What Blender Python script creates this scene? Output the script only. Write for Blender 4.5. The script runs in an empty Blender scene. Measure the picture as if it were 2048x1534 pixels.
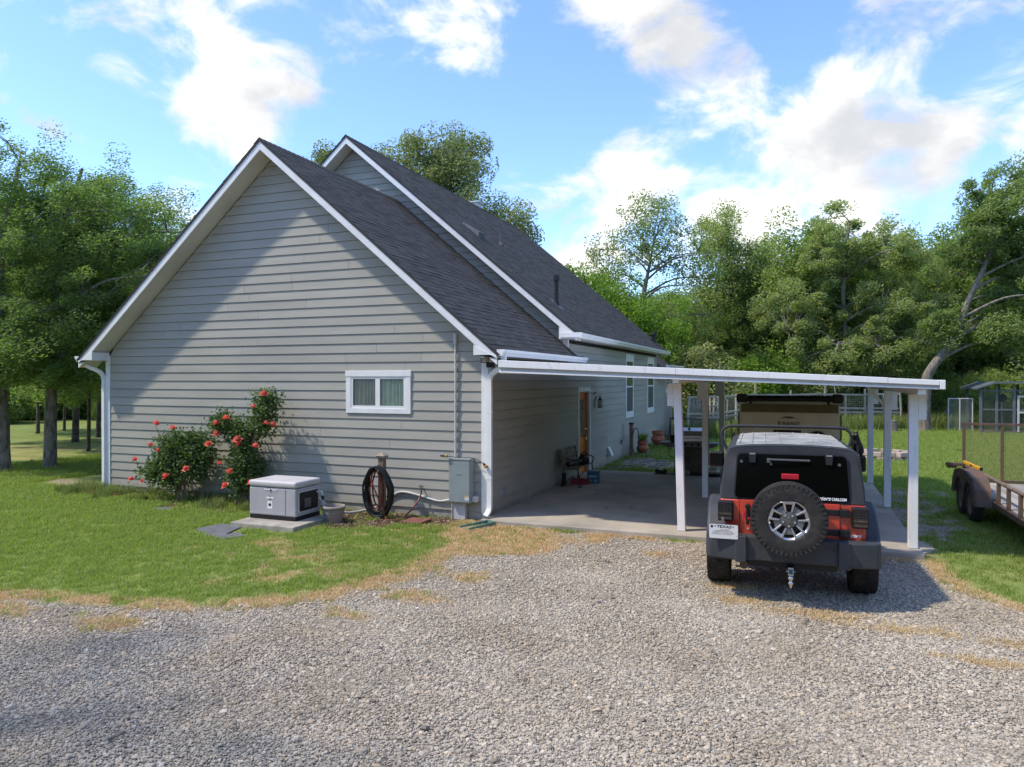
import bpy, bmesh, math, random
import numpy as np
from mathutils import Vector, Matrix
SC = bpy.context.scene
COL = SC.collection
PI = math.pi
R = math.radians
# ------------------------------------------------------------------ camera
YAW = R(21.53); PITCH = math.atan(9/1440)
fh = Vector((-math.sin(YAW), math.cos(YAW), 0)); rt = Vector((math.cos(YAW), math.sin(YAW), 0)); up0 = Vector((0, 0, 1))
fw = fh*math.cos(PITCH) - up0*math.sin(PITCH); upv = up0*math.cos(PITCH) + fh*math.sin(PITCH)
cd = bpy.data.cameras.new('camera'); cam = bpy.data.objects.new('camera', cd); COL.objects.link(cam)
CAM = Vector((5.06, -11.63, 2.5))
cd.sensor_width = 36; cd.lens = 36*1440/2048; cd.clip_end = 3000; cd.clip_start = 0.05
cam.matrix_world = Matrix(((rt.x, upv.x, -fw.x, CAM.x), (rt.y, upv.y, -fw.y, CAM.y), (rt.z, upv.z, -fw.z, CAM.z), (0, 0, 0, 1)))
SC.camera = cam
# ------------------------------------------------------------------ sun and sky
SUN_TO = Vector((0.70, 0.42, -1.17)).normalized()
sl = bpy.data.lights.new('sun', 'SUN'); sl.energy = 1.5; sl.angle = R(2.2); sl.color = (1.0, 0.905, 0.74)
so = bpy.data.objects.new('sun', sl); COL.objects.link(so)
so.rotation_euler = (-SUN_TO).to_track_quat('Z', 'Y').to_euler(); so.location = (-20, -12, 30)
W = bpy.data.worlds.new('World'); SC.world = W; W.use_nodes = True
nt = W.node_tree; nt.nodes.clear(); N = nt.nodes.new; L = nt.links.new
out = N('ShaderNodeOutputWorld'); bg = N('ShaderNodeBackground'); L(bg.outputs[0], out.inputs[0])
sky = N('ShaderNodeTexSky'); sky.sky_type = 'NISHITA'; sky.sun_disc = False
sky.sun_elevation = R(55); sky.sun_rotation = math.atan2(-0.70, -0.42); sky.altitude = 100; sky.air_density = 0.78; sky.dust_density = 0.2; sky.ozone_density = 3.2
bg.inputs['Strength'].default_value = 0.15
tc = N('ShaderNodeTexCoord')
def math_n(op, a, b=None, clamp=False):
    n = N('ShaderNodeMath'); n.operation = op; n.use_clamp = clamp
    for i, v in enumerate((a, b)):
        if v is None: continue
        if isinstance(v, (int, float)): n.inputs[i].default_value = v
        else: L(v, n.inputs[i])
    return n.outputs[0]
nrm = N('ShaderNodeVectorMath'); nrm.operation = 'NORMALIZE'; L(tc.outputs['Generated'], nrm.inputs[0]); DIR = nrm.outputs[0]
mp = N('ShaderNodeMapping'); L(DIR, mp.inputs['Vector']); mp.inputs['Scale'].default_value = (1, 1, 1.55)
def noise_w(scale, detail, rough, off=0, dist=0.0):
    n = N('ShaderNodeTexNoise'); n.inputs['Scale'].default_value = scale; n.inputs['Detail'].default_value = detail
    n.inputs['Roughness'].default_value = rough; n.inputs['Distortion'].default_value = dist
    m = N('ShaderNodeMapping'); m.inputs['Location'].default_value = (off, off*.7, off*.3); L(mp.outputs[0], m.inputs['Vector']); L(m.outputs[0], n.inputs['Vector'])
    return n.outputs['Fac']
base = noise_w(7.6, 10, 0.60, 3.3, 0.35)
# cloud banks seen in this sky: (azimuth from the viewing axis, elevation, radius in degrees, weight)
BANKS = [(31, 21, 12, 0.17), (20, 15, 8, 0.17), (26, 15.5, 8, 0.14), (36, 14, 8, 0.13), (9.5, 15.5, 4.5, 0.170), (10, 28, 6.5, 0.241), (-7, 27.5, 8.5, 0.206), (-18, 25.5, 8, 0.140), (-33, 27, 11, 0.150),
         (-26, 22.5, 5.5, 0.100), (-21.5, 18, 4.5, 0.224), (5, 11.5, 5.5, 0.224), (16.5, 22.5, 5.5, 0.190), (17, 10, 6, 0.189), (-8, 17, 9, -.25), (3.5, 21, 7, -.28), (18, 28, 5, -.22), (-28, 16, 5, -.12), (22, 24.5, 4, -.20)]
acc = None
for az, el, rad, wgt in BANKS:
    a = YAW - R(az); e = R(el)
    v = Vector((-math.sin(a)*math.cos(e), math.cos(a)*math.cos(e), math.sin(e)))
    dt = N('ShaderNodeVectorMath'); dt.operation = 'DOT_PRODUCT'; L(DIR, dt.inputs[0]); dt.inputs[1].default_value = v
    mr = N('ShaderNodeMapRange'); mr.interpolation_type = 'SMOOTHSTEP'
    mr.inputs[1].default_value = math.cos(R(rad)); mr.inputs[2].default_value = math.cos(R(rad*.25)); mr.inputs[3].default_value = 0; mr.inputs[4].default_value = wgt
    L(dt.outputs['Value'], mr.inputs[0])
    acc = mr.outputs[0] if acc is None else math_n('ADD', acc, mr.outputs[0])
fld = math_n('ADD', math_n('MULTIPLY_ADD', base, 1.45) if False else math_n('ADD', math_n('MULTIPLY', base, 1.5), -.25), acc)
mk = N('ShaderNodeMapRange'); mk.interpolation_type = 'SMOOTHSTEP'; L(fld, mk.inputs[0])
mk.inputs[1].default_value = 0.505; mk.inputs[2].default_value = 0.85; mk.inputs[3].default_value = 0; mk.inputs[4].default_value = 0.97
shd = noise_w(4.5, 6, 0.55, 9.1)
cr = N('ShaderNodeMapRange'); cr.interpolation_type = 'SMOOTHSTEP'; L(shd, cr.inputs[0]); cr.inputs[1].default_value = .42; cr.inputs[2].default_value = .66
cm = N('ShaderNodeMix'); cm.data_type = 'RGBA'; L(cr.outputs[0], cm.inputs['Factor'])
cm.inputs['A'].default_value = (3.05, 2.98, 2.84, 1); cm.inputs['B'].default_value = (1.75, 1.78, 1.82, 1)
fm = N('ShaderNodeMix'); fm.data_type = 'RGBA'; L(mk.outputs[0], fm.inputs['Factor']); skt = N('ShaderNodeMix'); skt.data_type = 'RGBA'; skt.blend_type = 'MULTIPLY'; skt.inputs['Factor'].default_value = 1; L(sky.outputs[0], skt.inputs['A']); skt.inputs['B'].default_value = (.76, .80, .88, 1); L(skt.outputs['Result'], fm.inputs['A']); L(cm.outputs['Result'], fm.inputs['B'])
L(fm.outputs['Result'], bg.inputs['Color'])
SC.view_settings.view_transform = 'Standard'; SC.view_settings.look = 'None'; SC.view_settings.exposure = 1.56; SC.view_settings.gamma = 1
SC.view_settings.use_curve_mapping = False

# ------------------------------------------------------------------ helpers
def tag(o, label=None, cat=None, group=None, kind=None):
    if label: o['label'] = label
    if cat: o['category'] = cat
    if group: o['group'] = group
    if kind: o['kind'] = kind
    return o
def empty(name, loc=(0, 0, 0), rz=0, label=None, cat=None, group=None, parent=None):
    o = bpy.data.objects.new(name, None); COL.objects.link(o); o.location = loc; o.rotation_euler = (0, 0, rz); o.empty_display_size = .1
    if parent: o.parent = parent
    return tag(o, label, cat, group)
def link(name, me, parent=None, loc=(0, 0, 0), rot=(0, 0, 0), scale=None):
    o = bpy.data.objects.new(name, me); COL.objects.link(o); o.location = loc; o.rotation_euler = rot
    if scale is not None: o.scale = scale
    if parent: o.parent = parent
    return o
class MB:
    def __init__(s): s.v = []; s.f = []
    def add(s, vs, fs):
        b = len(s.v); s.v += [tuple(v) for v in vs]; s.f += [tuple(b+i for i in f) for f in fs]; return s
    def hexa(s, p):   # 8 points: 4 bottom, 4 top
        return s.add(p, [(3, 2, 1, 0), (4, 5, 6, 7), (0, 1, 5, 4), (1, 2, 6, 5), (2, 3, 7, 6), (3, 0, 4, 7)])
    def box(s, a, b):
        (x0, y0, z0), (x1, y1, z1) = a, b
        return s.hexa([(x0, y0, z0), (x1, y0, z0), (x1, y1, z0), (x0, y1, z0), (x0, y0, z1), (x1, y0, z1), (x1, y1, z1), (x0, y1, z1)])
    def cbox(s, c, d): return s.box([c[i]-d[i]/2 for i in range(3)], [c[i]+d[i]/2 for i in range(3)])
    def bar(s, p, q, w, h, upd=(0, 0, 1)):
        p = Vector(p); q = Vector(q); d = (q-p).normalized(); u = Vector(upd)
        if abs(d.dot(u)) > .98: u = Vector((0, 1, 0))
        x = d.cross(u).normalized(); u = x.cross(d)
        P = [p - x*w/2 - u*h/2, p + x*w/2 - u*h/2, p + x*w/2 + u*h/2, p - x*w/2 + u*h/2]
        return s.hexa(P + [v + (q-p) for v in P])
    def tube(s, path, r, n=8, cap=True):
        pts = [Vector(p) for p in path]; m = len(pts)
        rr = r if isinstance(r, (list, tuple)) else [r]*m
        b = len(s.v); ref = None
        for i, p in enumerate(pts):
            t = (pts[min(i+1, m-1)] - pts[max(i-1, 0)])
            if t.length < 1e-9: t = Vector((0, 0, 1))
            t.normalize()
            if ref is None: ref = Vector((0, 0, 1)) if abs(t.z) < .9 else Vector((1, 0, 0))
            x = t.cross(ref); x = x.normalized() if x.length > 1e-6 else t.orthogonal().normalized()
            y = t.cross(x).normalized(); ref = -y if False else ref
            for k in range(n):
                a = 2*PI*k/n; s.v.append(tuple(p + x*math.cos(a)*rr[i] + y*math.sin(a)*rr[i]))
        for i in range(m-1):
            for k in range(n):
                k2 = (k+1) % n; s.f.append((b+i*n+k, b+i*n+k2, b+(i+1)*n+k2, b+(i+1)*n+k))
        if cap: s.f.append(tuple(b+k for k in range(n))[::-1]); s.f.append(tuple(b+(m-1)*n+k for k in range(n)))
        return s
    def cyl(s, p, q, r0, r1=None, n=12): return s.tube([p, q], [r0, r0 if r1 is None else r1], n)
    def lathe(s, prof, c=(0, 0, 0), axis='z', n=24, cap=False):
        b = len(s.v); m = len(prof)
        for k in range(n):
            a = 2*PI*k/n; ca, sa = math.cos(a), math.sin(a)
            for r, h in prof:
                p = (r*ca, r*sa, h) if axis == 'z' else ((r*ca, h, r*sa) if axis == 'y' else (h, r*ca, r*sa))
                s.v.append((c[0]+p[0], c[1]+p[1], c[2]+p[2]))
        for k in range(n):
            k2 = (k+1) % n
            for i in range(m-1): s.f.append((b+k*m+i, b+k2*m+i, b+k2*m+i+1, b+k*m+i+1))
        if cap:
            s.f.append(tuple(b+k*m for k in range(n))); s.f.append(tuple(b+k*m+m-1 for k in range(n)))
        return s
    def prism(s, poly, axis, a, b):
        n = len(poly); P = []
        for h in (a, b):
            for u, v in poly: P.append((h, u, v) if axis == 'x' else ((u, h, v) if axis == 'y' else (u, v, h)))
        return s.add(P, [tuple(range(n))[::-1], tuple(range(n, 2*n))] + [(i, (i+1) % n, n+(i+1) % n, n+i) for i in range(n)])
    def blob(s, c, r, n=8, m=6, jit=0, seed=0):
        rg = random.Random(seed); c = Vector(c); r = (r, r, r) if isinstance(r, (int, float)) else r
        b = len(s.v); s.v.append((c.x, c.y, c.z-r[2]))
        for i in range(1, m):
            t = -PI/2 + PI*i/m
            for k in range(n):
                a = 2*PI*k/n; j = 1+rg.uniform(-jit, jit)
                s.v.append((c.x+r[0]*math.cos(t)*math.cos(a)*j, c.y+r[1]*math.cos(t)*math.sin(a)*j, c.z+r[2]*math.sin(t)*j))
        s.v.append((c.x, c.y, c.z+r[2])); e = len(s.v)-1
        for k in range(n):
            s.f.append((b, b+1+(k+1) % n, b+1+k)); s.f.append((e, e-n+k, e-n+(k+1) % n))
            for i in range(m-2):
                s.f.append((b+1+i*n+k, b+1+i*n+(k+1) % n, b+1+(i+1)*n+(k+1) % n, b+1+(i+1)*n+k))
        return s
    def mesh(s, name, mat, smooth=False, fixn=True):
        me = bpy.data.meshes.new(name); me.from_pydata(s.v, [], s.f)
        if fixn:
            bm = bmesh.new(); bm.from_mesh(me); bmesh.ops.recalc_face_normals(bm, faces=bm.faces); bm.to_mesh(me); bm.free()
        if mat: me.materials.append(mat)
        if smooth:
            me.polygons.foreach_set('use_smooth', [True]*len(me.polygons))
            try: me.set_sharp_from_angle(angle=R(38))
            except Exception: pass
        me.update(); return me
    def build(s, name, mat, parent=None, smooth=False, bevel=0, loc=(0, 0, 0), rot=(0, 0, 0), seg=2):
        o = link(name, s.mesh(name, mat, smooth), parent, loc, rot)
        if bevel:
            m = o.modifiers.new('bevel', 'BEVEL'); m.width = bevel; m.segments = seg; m.limit_method = 'ANGLE'; m.angle_limit = R(35)
            m.harden_normals = False
        return o
def copy_tree(o, parent=None):
    c = o.copy(); COL.objects.link(c); c.parent = parent
    for ch in list(o.children): copy_tree(ch, c)
    return c
def text_obj(s, size, mat, parent, loc, rot, name='lettering', shear=0.0, extr=.0008, align='CENTER', bold=0.0, xs=1.0):
    cu = bpy.data.curves.new(name, 'FONT'); cu.body = s; cu.size = size; cu.align_x = align; cu.align_y = 'CENTER'; cu.extrude = extr; cu.shear = shear; cu.offset = bold; cu.resolution_u = 3
    t = bpy.data.objects.new(name, cu); COL.objects.link(t)
    bpy.context.view_layer.update()
    me = bpy.data.meshes.new_from_object(t.evaluated_get(bpy.context.evaluated_depsgraph_get())); bpy.data.objects.remove(t)
    me.name = name; me.materials.clear(); me.materials.append(mat)
    return link(name, me, parent, loc, rot, (xs, 1, 1))

# ------------------------------------------------------------------ materials
def material(name, col, rough=.7, metal=0.0, var=.12, scale=3.0, bump=0.0, bscale=60.0, spec=.4, col2=None, vscale=None, orand=0.0, thr=(.35, .65), det=5, coat=0.0, trans=None):
    m = bpy.data.materials.new(name); m.use_nodes = True; t = m.node_tree; n = t.nodes; l = t.links
    b = n['Principled BSDF']; b.inputs['Roughness'].default_value = rough; b.inputs['Metallic'].default_value = metal
    b.inputs['Specular IOR Level'].default_value = spec; b.inputs['Coat Weight'].default_value = coat; b.inputs['Coat Roughness'].default_value = .08
    tcn = n.new('ShaderNodeTexCoord'); mpn = n.new('ShaderNodeMapping'); l.new(tcn.outputs['Object'], mpn.inputs[0])
    if vscale: mpn.inputs['Scale'].default_value = vscale
    nz = n.new('ShaderNodeTexNoise'); nz.inputs['Scale'].default_value = scale; nz.inputs['Detail'].default_value = det; nz.inputs['Roughness'].default_value = .62; l.new(mpn.outputs[0], nz.inputs['Vector'])
    mr = n.new('ShaderNodeMapRange'); l.new(nz.outputs['Fac'], mr.inputs[0]); mr.inputs[1].default_value = thr[0]; mr.inputs[2].default_value = thr[1]
    mx = n.new('ShaderNodeMix'); mx.data_type = 'RGBA'; l.new(mr.outputs[0], mx.inputs['Factor'])
    c2 = col2 if col2 else tuple(max(0, c*(1-2*var)) for c in col)
    c1 = col if col2 else tuple(min(1, c*(1+var)) for c in col)
    mx.inputs['A'].default_value = (*c1, 1); mx.inputs['B'].default_value = (*c2, 1); res = mx.outputs['Result']
    if orand:
        oi = n.new('ShaderNodeObjectInfo'); m2 = n.new('ShaderNodeMapRange'); l.new(oi.outputs['Random'], m2.inputs[0]); m2.inputs[3].default_value = 1-orand; m2.inputs[4].default_value = 1+orand
        vm = n.new('ShaderNodeVectorMath'); vm.operation = 'SCALE'; l.new(res, vm.inputs[0]); l.new(m2.outputs[0], vm.inputs['Scale']); res = vm.outputs[0]
    l.new(res, b.inputs['Base Color'])
    if bump:
        n2 = n.new('ShaderNodeTexNoise'); n2.inputs['Scale'].default_value = bscale; n2.inputs['Detail'].default_value = 4; l.new(mpn.outputs[0], n2.inputs['Vector'])
        bp = n.new('ShaderNodeBump'); bp.inputs['Strength'].default_value = bump; bp.inputs['Distance'].default_value = .01; l.new(n2.outputs['Fac'], bp.inputs['Height']); l.new(bp.outputs[0], b.inputs['Normal'])
    return m
def leaf_mat(name, ca, cb, trans=.35, rough=.55, tcol=None, cscale=.5):
    m = bpy.data.materials.new(name); m.use_nodes = True; t = m.node_tree; n = t.nodes; l = t.links
    b = n['Principled BSDF']; b.inputs['Roughness'].default_value = rough; b.inputs['Specular IOR Level'].default_value = .35
    g = n.new('ShaderNodeNewGeometry'); mx = n.new('ShaderNodeMix'); mx.data_type = 'RGBA'
    tcn = n.new('ShaderNodeTexCoord'); nz = n.new('ShaderNodeTexNoise'); nz.inputs['Scale'].default_value = cscale; nz.inputs['Detail'].default_value = 3; l.new(tcn.outputs['Object'], nz.inputs['Vector'])
    ad = n.new('ShaderNodeMath'); ad.operation = 'MULTIPLY_ADD'; l.new(nz.outputs['Fac'], ad.inputs[0]); ad.inputs[1].default_value = 1.5; ad.inputs[2].default_value = -.75
    a2 = n.new('ShaderNodeMath'); a2.operation = 'ADD'; a2.use_clamp = True; l.new(ad.outputs[0], a2.inputs[0]); l.new(g.outputs['Random Per Island'], a2.inputs[1]); l.new(a2.outputs[0], mx.inputs['Factor'])
    mx.inputs['A'].default_value = (*ca, 1); mx.inputs['B'].default_value = (*cb, 1); l.new(mx.outputs['Result'], b.inputs['Base Color'])
    tr = n.new('ShaderNodeBsdfTranslucent'); hs = n.new('ShaderNodeMix'); hs.data_type = 'RGBA'; hs.blend_type = 'MULTIPLY'; hs.inputs['Factor'].default_value = 1
    l.new(mx.outputs['Result'], hs.inputs['A']); hs.inputs['B'].default_value = (*(tcol or (1.5, 1.7, .7)), 1); l.new(hs.outputs['Result'], tr.inputs['Color'])
    ms = n.new('ShaderNodeMixShader'); ms.inputs[0].default_value = trans; l.new(b.outputs[0], ms.inputs[1]); l.new(tr.outputs[0], ms.inputs[2]); l.new(ms.outputs[0], n['Material Output'].inputs['Surface'])
    return m
M = {}
M['siding'] = material('painted_siding', (.372, .358, .312), .62, var=.05, scale=2.2, bump=.05, bscale=90, vscale=(.25, .25, 1.5), orand=.04)
def add_splash(m, top, amt, col):      # mud splash stains low on a painted wall
    t = m.node_tree; n = t.nodes; l = t.links; b = n['Principled BSDF']; src = b.inputs['Base Color'].links[0].from_socket
    tcn = n.new('ShaderNodeTexCoord'); sx = n.new('ShaderNodeSeparateXYZ'); l.new(tcn.outputs['Object'], sx.inputs[0])
    nz = n.new('ShaderNodeTexNoise'); nz.inputs['Scale'].default_value = 5; nz.inputs['Detail'].default_value = 8; nz.inputs['Roughness'].default_value = .7; l.new(tcn.outputs['Object'], nz.inputs['Vector'])
    hh = n.new('ShaderNodeMath'); hh.operation = 'MULTIPLY_ADD'; l.new(nz.outputs['Fac'], hh.inputs[0]); hh.inputs[1].default_value = -.9; l.new(sx.outputs['Z'], hh.inputs[2])
    mr = n.new('ShaderNodeMapRange'); l.new(hh.outputs[0], mr.inputs[0]); mr.inputs[1].default_value = top-.45; mr.inputs[2].default_value = -.42; mr.inputs[3].default_value = 0; mr.inputs[4].default_value = amt
    mx = n.new('ShaderNodeMix'); mx.data_type = 'RGBA'; l.new(mr.outputs[0], mx.inputs['Factor']); l.new(src, mx.inputs['A']); mx.inputs['B'].default_value = (*col, 1); l.new(mx.outputs['Result'], b.inputs['Base Color'])
add_splash(M['siding'], .45, .5, (.24, .20, .15))
M['white'] = material('white_paint', (.78, .78, .77), .5, var=.035, scale=5, bump=.03, bscale=80)
M['wpost'] = material('weathered_white_paint', (.80, .80, .79), .55, col2=(.60, .60, .58), scale=5, vscale=(3, 3, .7), thr=(.55, .78), bump=.06)
M['soffit'] = material('soffit_paint', (.62, .59, .53), .65, var=.06, scale=1.5)
M['shingle'] = material('asphalt_shingle', (.070, .068, .067), .88, col2=(.038, .037, .036), scale=60, bump=.5, bscale=160, spec=.25, orand=.24)
def shingle_mat():
    m = material('asphalt_shingle_field', (.070, .068, .067), .88, col2=(.038, .037, .036), scale=60, bump=.5, bscale=160, spec=.25)
    t = m.node_tree; n = t.nodes; l = t.links; b = n['Principled BSDF']; src = b.inputs['Base Color'].links[0].from_socket
    g = n.new('ShaderNodeNewGeometry'); mr = n.new('ShaderNodeMapRange'); l.new(g.outputs['Random Per Island'], mr.inputs[0]); mr.inputs[3].default_value = .74; mr.inputs[4].default_value = 1.26
    vm = n.new('ShaderNodeVectorMath'); vm.operation = 'SCALE'; l.new(src, vm.inputs[0]); l.new(mr.outputs[0], vm.inputs['Scale']); l.new(vm.outputs[0], b.inputs['Base Color'])
    return m
M['shingle2'] = shingle_mat()
M['concrete'] = material('concrete', (.47, .42, .35), .85, col2=(.26, .235, .20), scale=.9, bump=.15, bscale=70, thr=(.35, .72), det=8)
M['foundation'] = material('foundation_concrete', (.36, .33, .28), .9, var=.15, scale=4, bump=.2)
M['black'] = material('black_plastic', (.012, .012, .013), .5, var=.1, bump=.04)
M['blackmetal'] = material('black_metal', (.016, .015, .015), .5, metal=.0, var=.2)
M['rubber'] = material('tyre_rubber', (.026, .025, .024), .85, col2=(.055, .048, .040), scale=9, bump=.15, bscale=40, thr=(.45, .75))
M['jeepred'] = material('red_car_paint', (.60, .048, .020), .34, col2=(.47, .075, .04), scale=4, coat=.6, spec=.5, thr=(.5, .8))
M['hardtop'] = material('grey_hardtop', (.032, .035, .040), .62, var=.10, scale=6, bump=.12, bscale=260)
M['dustskyroof'] = material('dust_and_sky_sheen_hardtop', (.40, .39, .355), .8, col2=(.17, .172, .17), scale=3.2, bump=.08, bscale=200, thr=(.38, .66), det=8)  # dust colour, raised further to paint in the sky's reflection
M['flare'] = material('grey_fender_plastic', (.046, .051, .057), .55, var=.12, scale=5, bump=.05, bscale=200)
M['glass'] = material('dark_tinted_glass', (.003, .003, .003), .08, var=0, spec=.16)
M['alloy'] = material('brushed_alloy', (.55, .54, .53), .32, metal=.85, var=.06, scale=8)
M['gunmetal'] = material('grey_alloy', (.17, .17, .17), .4, metal=.6, var=.08)
M['webgrey'] = material('wheel_grey_paint', (.16, .16, .155), .45, var=.1)
M['lapshade'] = material('painted_lap_shadow', (.022, .022, .021), .9, var=.1)  # near-black colour that paints the shadow lines between lapped boards
M['chrome'] = material('chrome', (.75, .75, .76), .12, metal=1.0, var=.02)
M['redlens'] = material('red_lens', (.50, .015, .03), .2, var=.1, scale=30)
M['smokelens'] = material('smoked_lens', (.10, .075, .055), .25, var=.2, scale=25)
M['plate'] = material('plate_white', (.60, .60, .59), .4, var=.02)
M['ink'] = material('black_print', (.01, .01, .012), .6, var=0)
M['smear'] = material('grey_print', (.25, .27, .29), .6, col2=(.50, .46, .42), scale=12)
M['wprint'] = material('white_print', (.85, .85, .85), .5, var=0)
M['redprint'] = material('red_print', (.45, .02, .04), .5, var=0)
M['generator'] = material('light_grey_plastic', (.42, .405, .425), .5, var=.04, scale=4, bump=.03, bscale=200)
M['genlid'] = material('pale_grey_lid', (.52, .50, .51), .5, var=.04, scale=4)
M['greybox'] = material('grey_steel_paint', (.26, .30, .305), .45, var=.04, scale=5)
M['greylight'] = material('pale_grey_plastic', (.52, .52, .51), .5, var=.05)
M['hoseblk'] = material('black_hose', (.016, .017, .017), .42, var=.2)
M['hosered'] = material('red_hose', (.17, .032, .02), .45, var=.2)
M['terracotta'] = material('terracotta', (.46, .15, .07), .8, col2=(.33, .13, .075), scale=6, bump=.12)
M['clay'] = material('weathered_clay', (.28, .25, .22), .88, col2=(.34, .19, .12), scale=5, bump=.2, thr=(.48, .7))
M['orange'] = material('orange_door_paint', (.80, .22, .016), .35, var=.05, scale=4)
M['doorglass'] = material('leaded_glass', (.20, .24, .20), .15, col2=(.05, .06, .05), scale=9, vscale=(3, 3, 1))
M['doorframe'] = material('beige_frame', (.47, .40, .32), .6, var=.05)
M['winglass'] = bpy.data.materials.new('window_glass'); M['winglass'].use_nodes = True
_b = M['winglass'].node_tree.nodes['Principled BSDF']; _b.inputs['Base Color'].default_value = (.8, .9, .86, 1); _b.inputs['Roughness'].default_value = .03; _b.inputs['Transmission Weight'].default_value = 0.9; _b.inputs['IOR'].default_value = 1.3; _b.inputs['Alpha'].default_value = .55
M['winscreen'] = material('window_with_screen', (.085, .10, .105), .35, var=.1, scale=14)
M['winref'] = material('window_green_blinds', (.045, .10, .07), .15, col2=(.02, .05, .035), scale=3, vscale=(1, 1, 22))
M['curtain'] = material('green_curtain', (.20, .28, .23), .9, var=.1, scale=5)
M['curtain2'] = material('grey_curtain', (.13, .15, .14), .9, var=.1, scale=5)
M['roomdark'] = material('painted_room_dark', (.01, .011, .011), .9, var=0)  # near-black, paints the darkness of the unlit interior
M['rust'] = material('rusty_steel', (.105, .075, .058), .75, col2=(.19, .085, .045), scale=5, bump=.2, thr=(.45, .7))
M['rustpipe'] = material('weathered_steel_pipe', (.21, .165, .13), .6, col2=(.12, .08, .06), scale=6, bump=.1)
M['deckwood'] = material('grey_deck_plank', (.40, .37, .33), .85, col2=(.24, .22, .19), scale=4, vscale=(1, .2, 1), bump=.3, bscale=30, orand=.12)
M['fencewood'] = material('weathered_fence_wood', (.54, .48, .39), .88, col2=(.37, .325, .26), scale=3, bump=.3, bscale=30, orand=.15)
M['benchwood'] = material('bench_slat_wood', (.30, .25, .18), .8, var=.2, scale=4, bump=.2)
M['postwood'] = material('brown_post_wood', (.17, .105, .065), .75, col2=(.25, .19, .14), scale=6, bump=.2, vscale=(1, 1, .3))
M['wire'] = material('galvanised_wire', (.30, .31, .31), .5, metal=.3, var=.05)
M['kennel'] = material('grey_blue_kennel_metal', (.13, .145, .16), .6, var=.1)
M['olive'] = material('tan_camper_paint', (.66, .61, .48), .55, var=.06, scale=2)
M['olivetrimshade'] = material('olive_trim_and_shadow', (.17, .155, .06), .5, var=.1)  # olive trim colour, also paints the shadow band at the roof edge
M['steel'] = material('stainless_steel', (.50, .52, .55), .28, metal=.8, var=.05)
M['grillsteel'] = material('dull_grill_steel', (.105, .10, .082), .45, metal=.3, var=.15, scale=5)
M['shelf'] = material('grey_grill_shelf', (.24, .27, .30), .5, var=.06)
M['pitstone'] = material('pink_retaining_block', (.46, .345, .30), .9, col2=(.36, .30, .27), scale=5, bump=.4, orand=.16)
M['flag'] = material('flagstone', (.31, .27, .23), .9, col2=(.20, .18, .16), scale=4, bump=.4, orand=.2)
M['slate'] = material('slate_slab', (.15, .155, .165), .75, col2=(.10, .105, .115), scale=5, bump=.2)
M['brick'] = material('red_paver', (.20, .075, .06), .85, var=.15, scale=10, bump=.3)
M['brickedge'] = material('orange_brick_edging', (.34, .13, .07), .9, var=.2, scale=8, bump=.3)
M['splash'] = material('green_plastic', (.135, .25, .185), .6, var=.12, scale=6)
M['yellow'] = material('yellow_plastic', (.70, .36, .025), .5, var=.06)
M['bluebox'] = material('blue_carton', (.03, .14, .21), .7, var=.1, scale=8)
M['redbox'] = material('red_plastic', (.32, .02, .025), .5, var=.15)
M['paper'] = material('carton_print', (.22, .36, .42), .7, var=.15)
M['gutter'] = material('white_gutter', (.80, .80, .79), .4, var=.03, scale=3)
M['ventgrey'] = material('roof_vent_grey', (.115, .105, .115), .6, var=.1)
M['shedwood'] = material('pale_shed_board', (.46, .42, .36), .85, var=.12, scale=4)
M['lichen'] = material('lichen_bark', (.30, .275, .235), .92, col2=(.11, .092, .072), scale=5, vscale=(2.2, 2.2, .8), bump=1.0, bscale=16)
M['bark'] = material('grey_bark', (.25, .22, .185), .92, col2=(.12, .10, .082), scale=7, vscale=(1.6, 1.6, .4), bump=.8, bscale=22)
M['barkpale'] = material('pale_bark', (.25, .215, .18), .92, col2=(.10, .085, .07), scale=6, vscale=(1.6, 1.6, .5), bump=.7, bscale=20)
M['barkdark'] = material('dark_bark', (.135, .112, .09), .92, var=.3, scale=7, bump=.7, bscale=22)
M['elm'] = leaf_mat('elm_leaf', (.10, .17, .055), (.24, .32, .12), .52)
M['oak'] = leaf_mat('oak_leaf', (.11, .14, .058), (.29, .31, .175), .45)
M['ash'] = leaf_mat('ash_leaf', (.115, .18, .055), (.265, .315, .12), .48)
M['wood_leaf'] = leaf_mat('wood_leaf', (.15, .215, .07), (.32, .38, .15), .54, cscale=.25)
M['silver'] = leaf_mat('pale_leaf', (.17, .22, .08), (.37, .40, .20), .52)
M['bright'] = leaf_mat('bright_leaf', (.12, .22, .03), (.24, .34, .06), .45)
M['cream'] = leaf_mat('cream_shrub_leaf', (.20, .235, .08), (.36, .36, .17), .38)
M['rose'] = leaf_mat('rose_leaf', (.052, .105, .036), (.14, .20, .072), .32, cscale=3)
M['petal'] = leaf_mat('rose_petal', (.80, .13, .11), (.88, .27, .17), .3, tcol=(1.2, .9, .8), cscale=4)
M['grass'] = leaf_mat('grass_blade', (.145, .215, .042), (.32, .38, .11), .42, cscale=.7)
M['tallgrass'] = leaf_mat('tall_grass_blade', (.12, .175, .05), (.27, .29, .11), .3, cscale=1.2)
M['strawblade'] = leaf_mat('dry_grass_blade', (.50, .34, .15), (.68, .53, .30), .25, tcol=(1.1, 1, .8), cscale=1.5)
M['catfur'] = material('black_cat_fur', (.008, .008, .008), .7, var=.2, bump=.3, bscale=120)
M['cateye'] = material('yellow_green_eye', (.45, .5, .12), .2, var=.05)
M['can'] = material('clear_plastic', (.50, .55, .50), .2, var=.15, scale=5)
M['stick'] = material('dry_stick', (.30, .25, .19), .9, var=.2)
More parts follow.
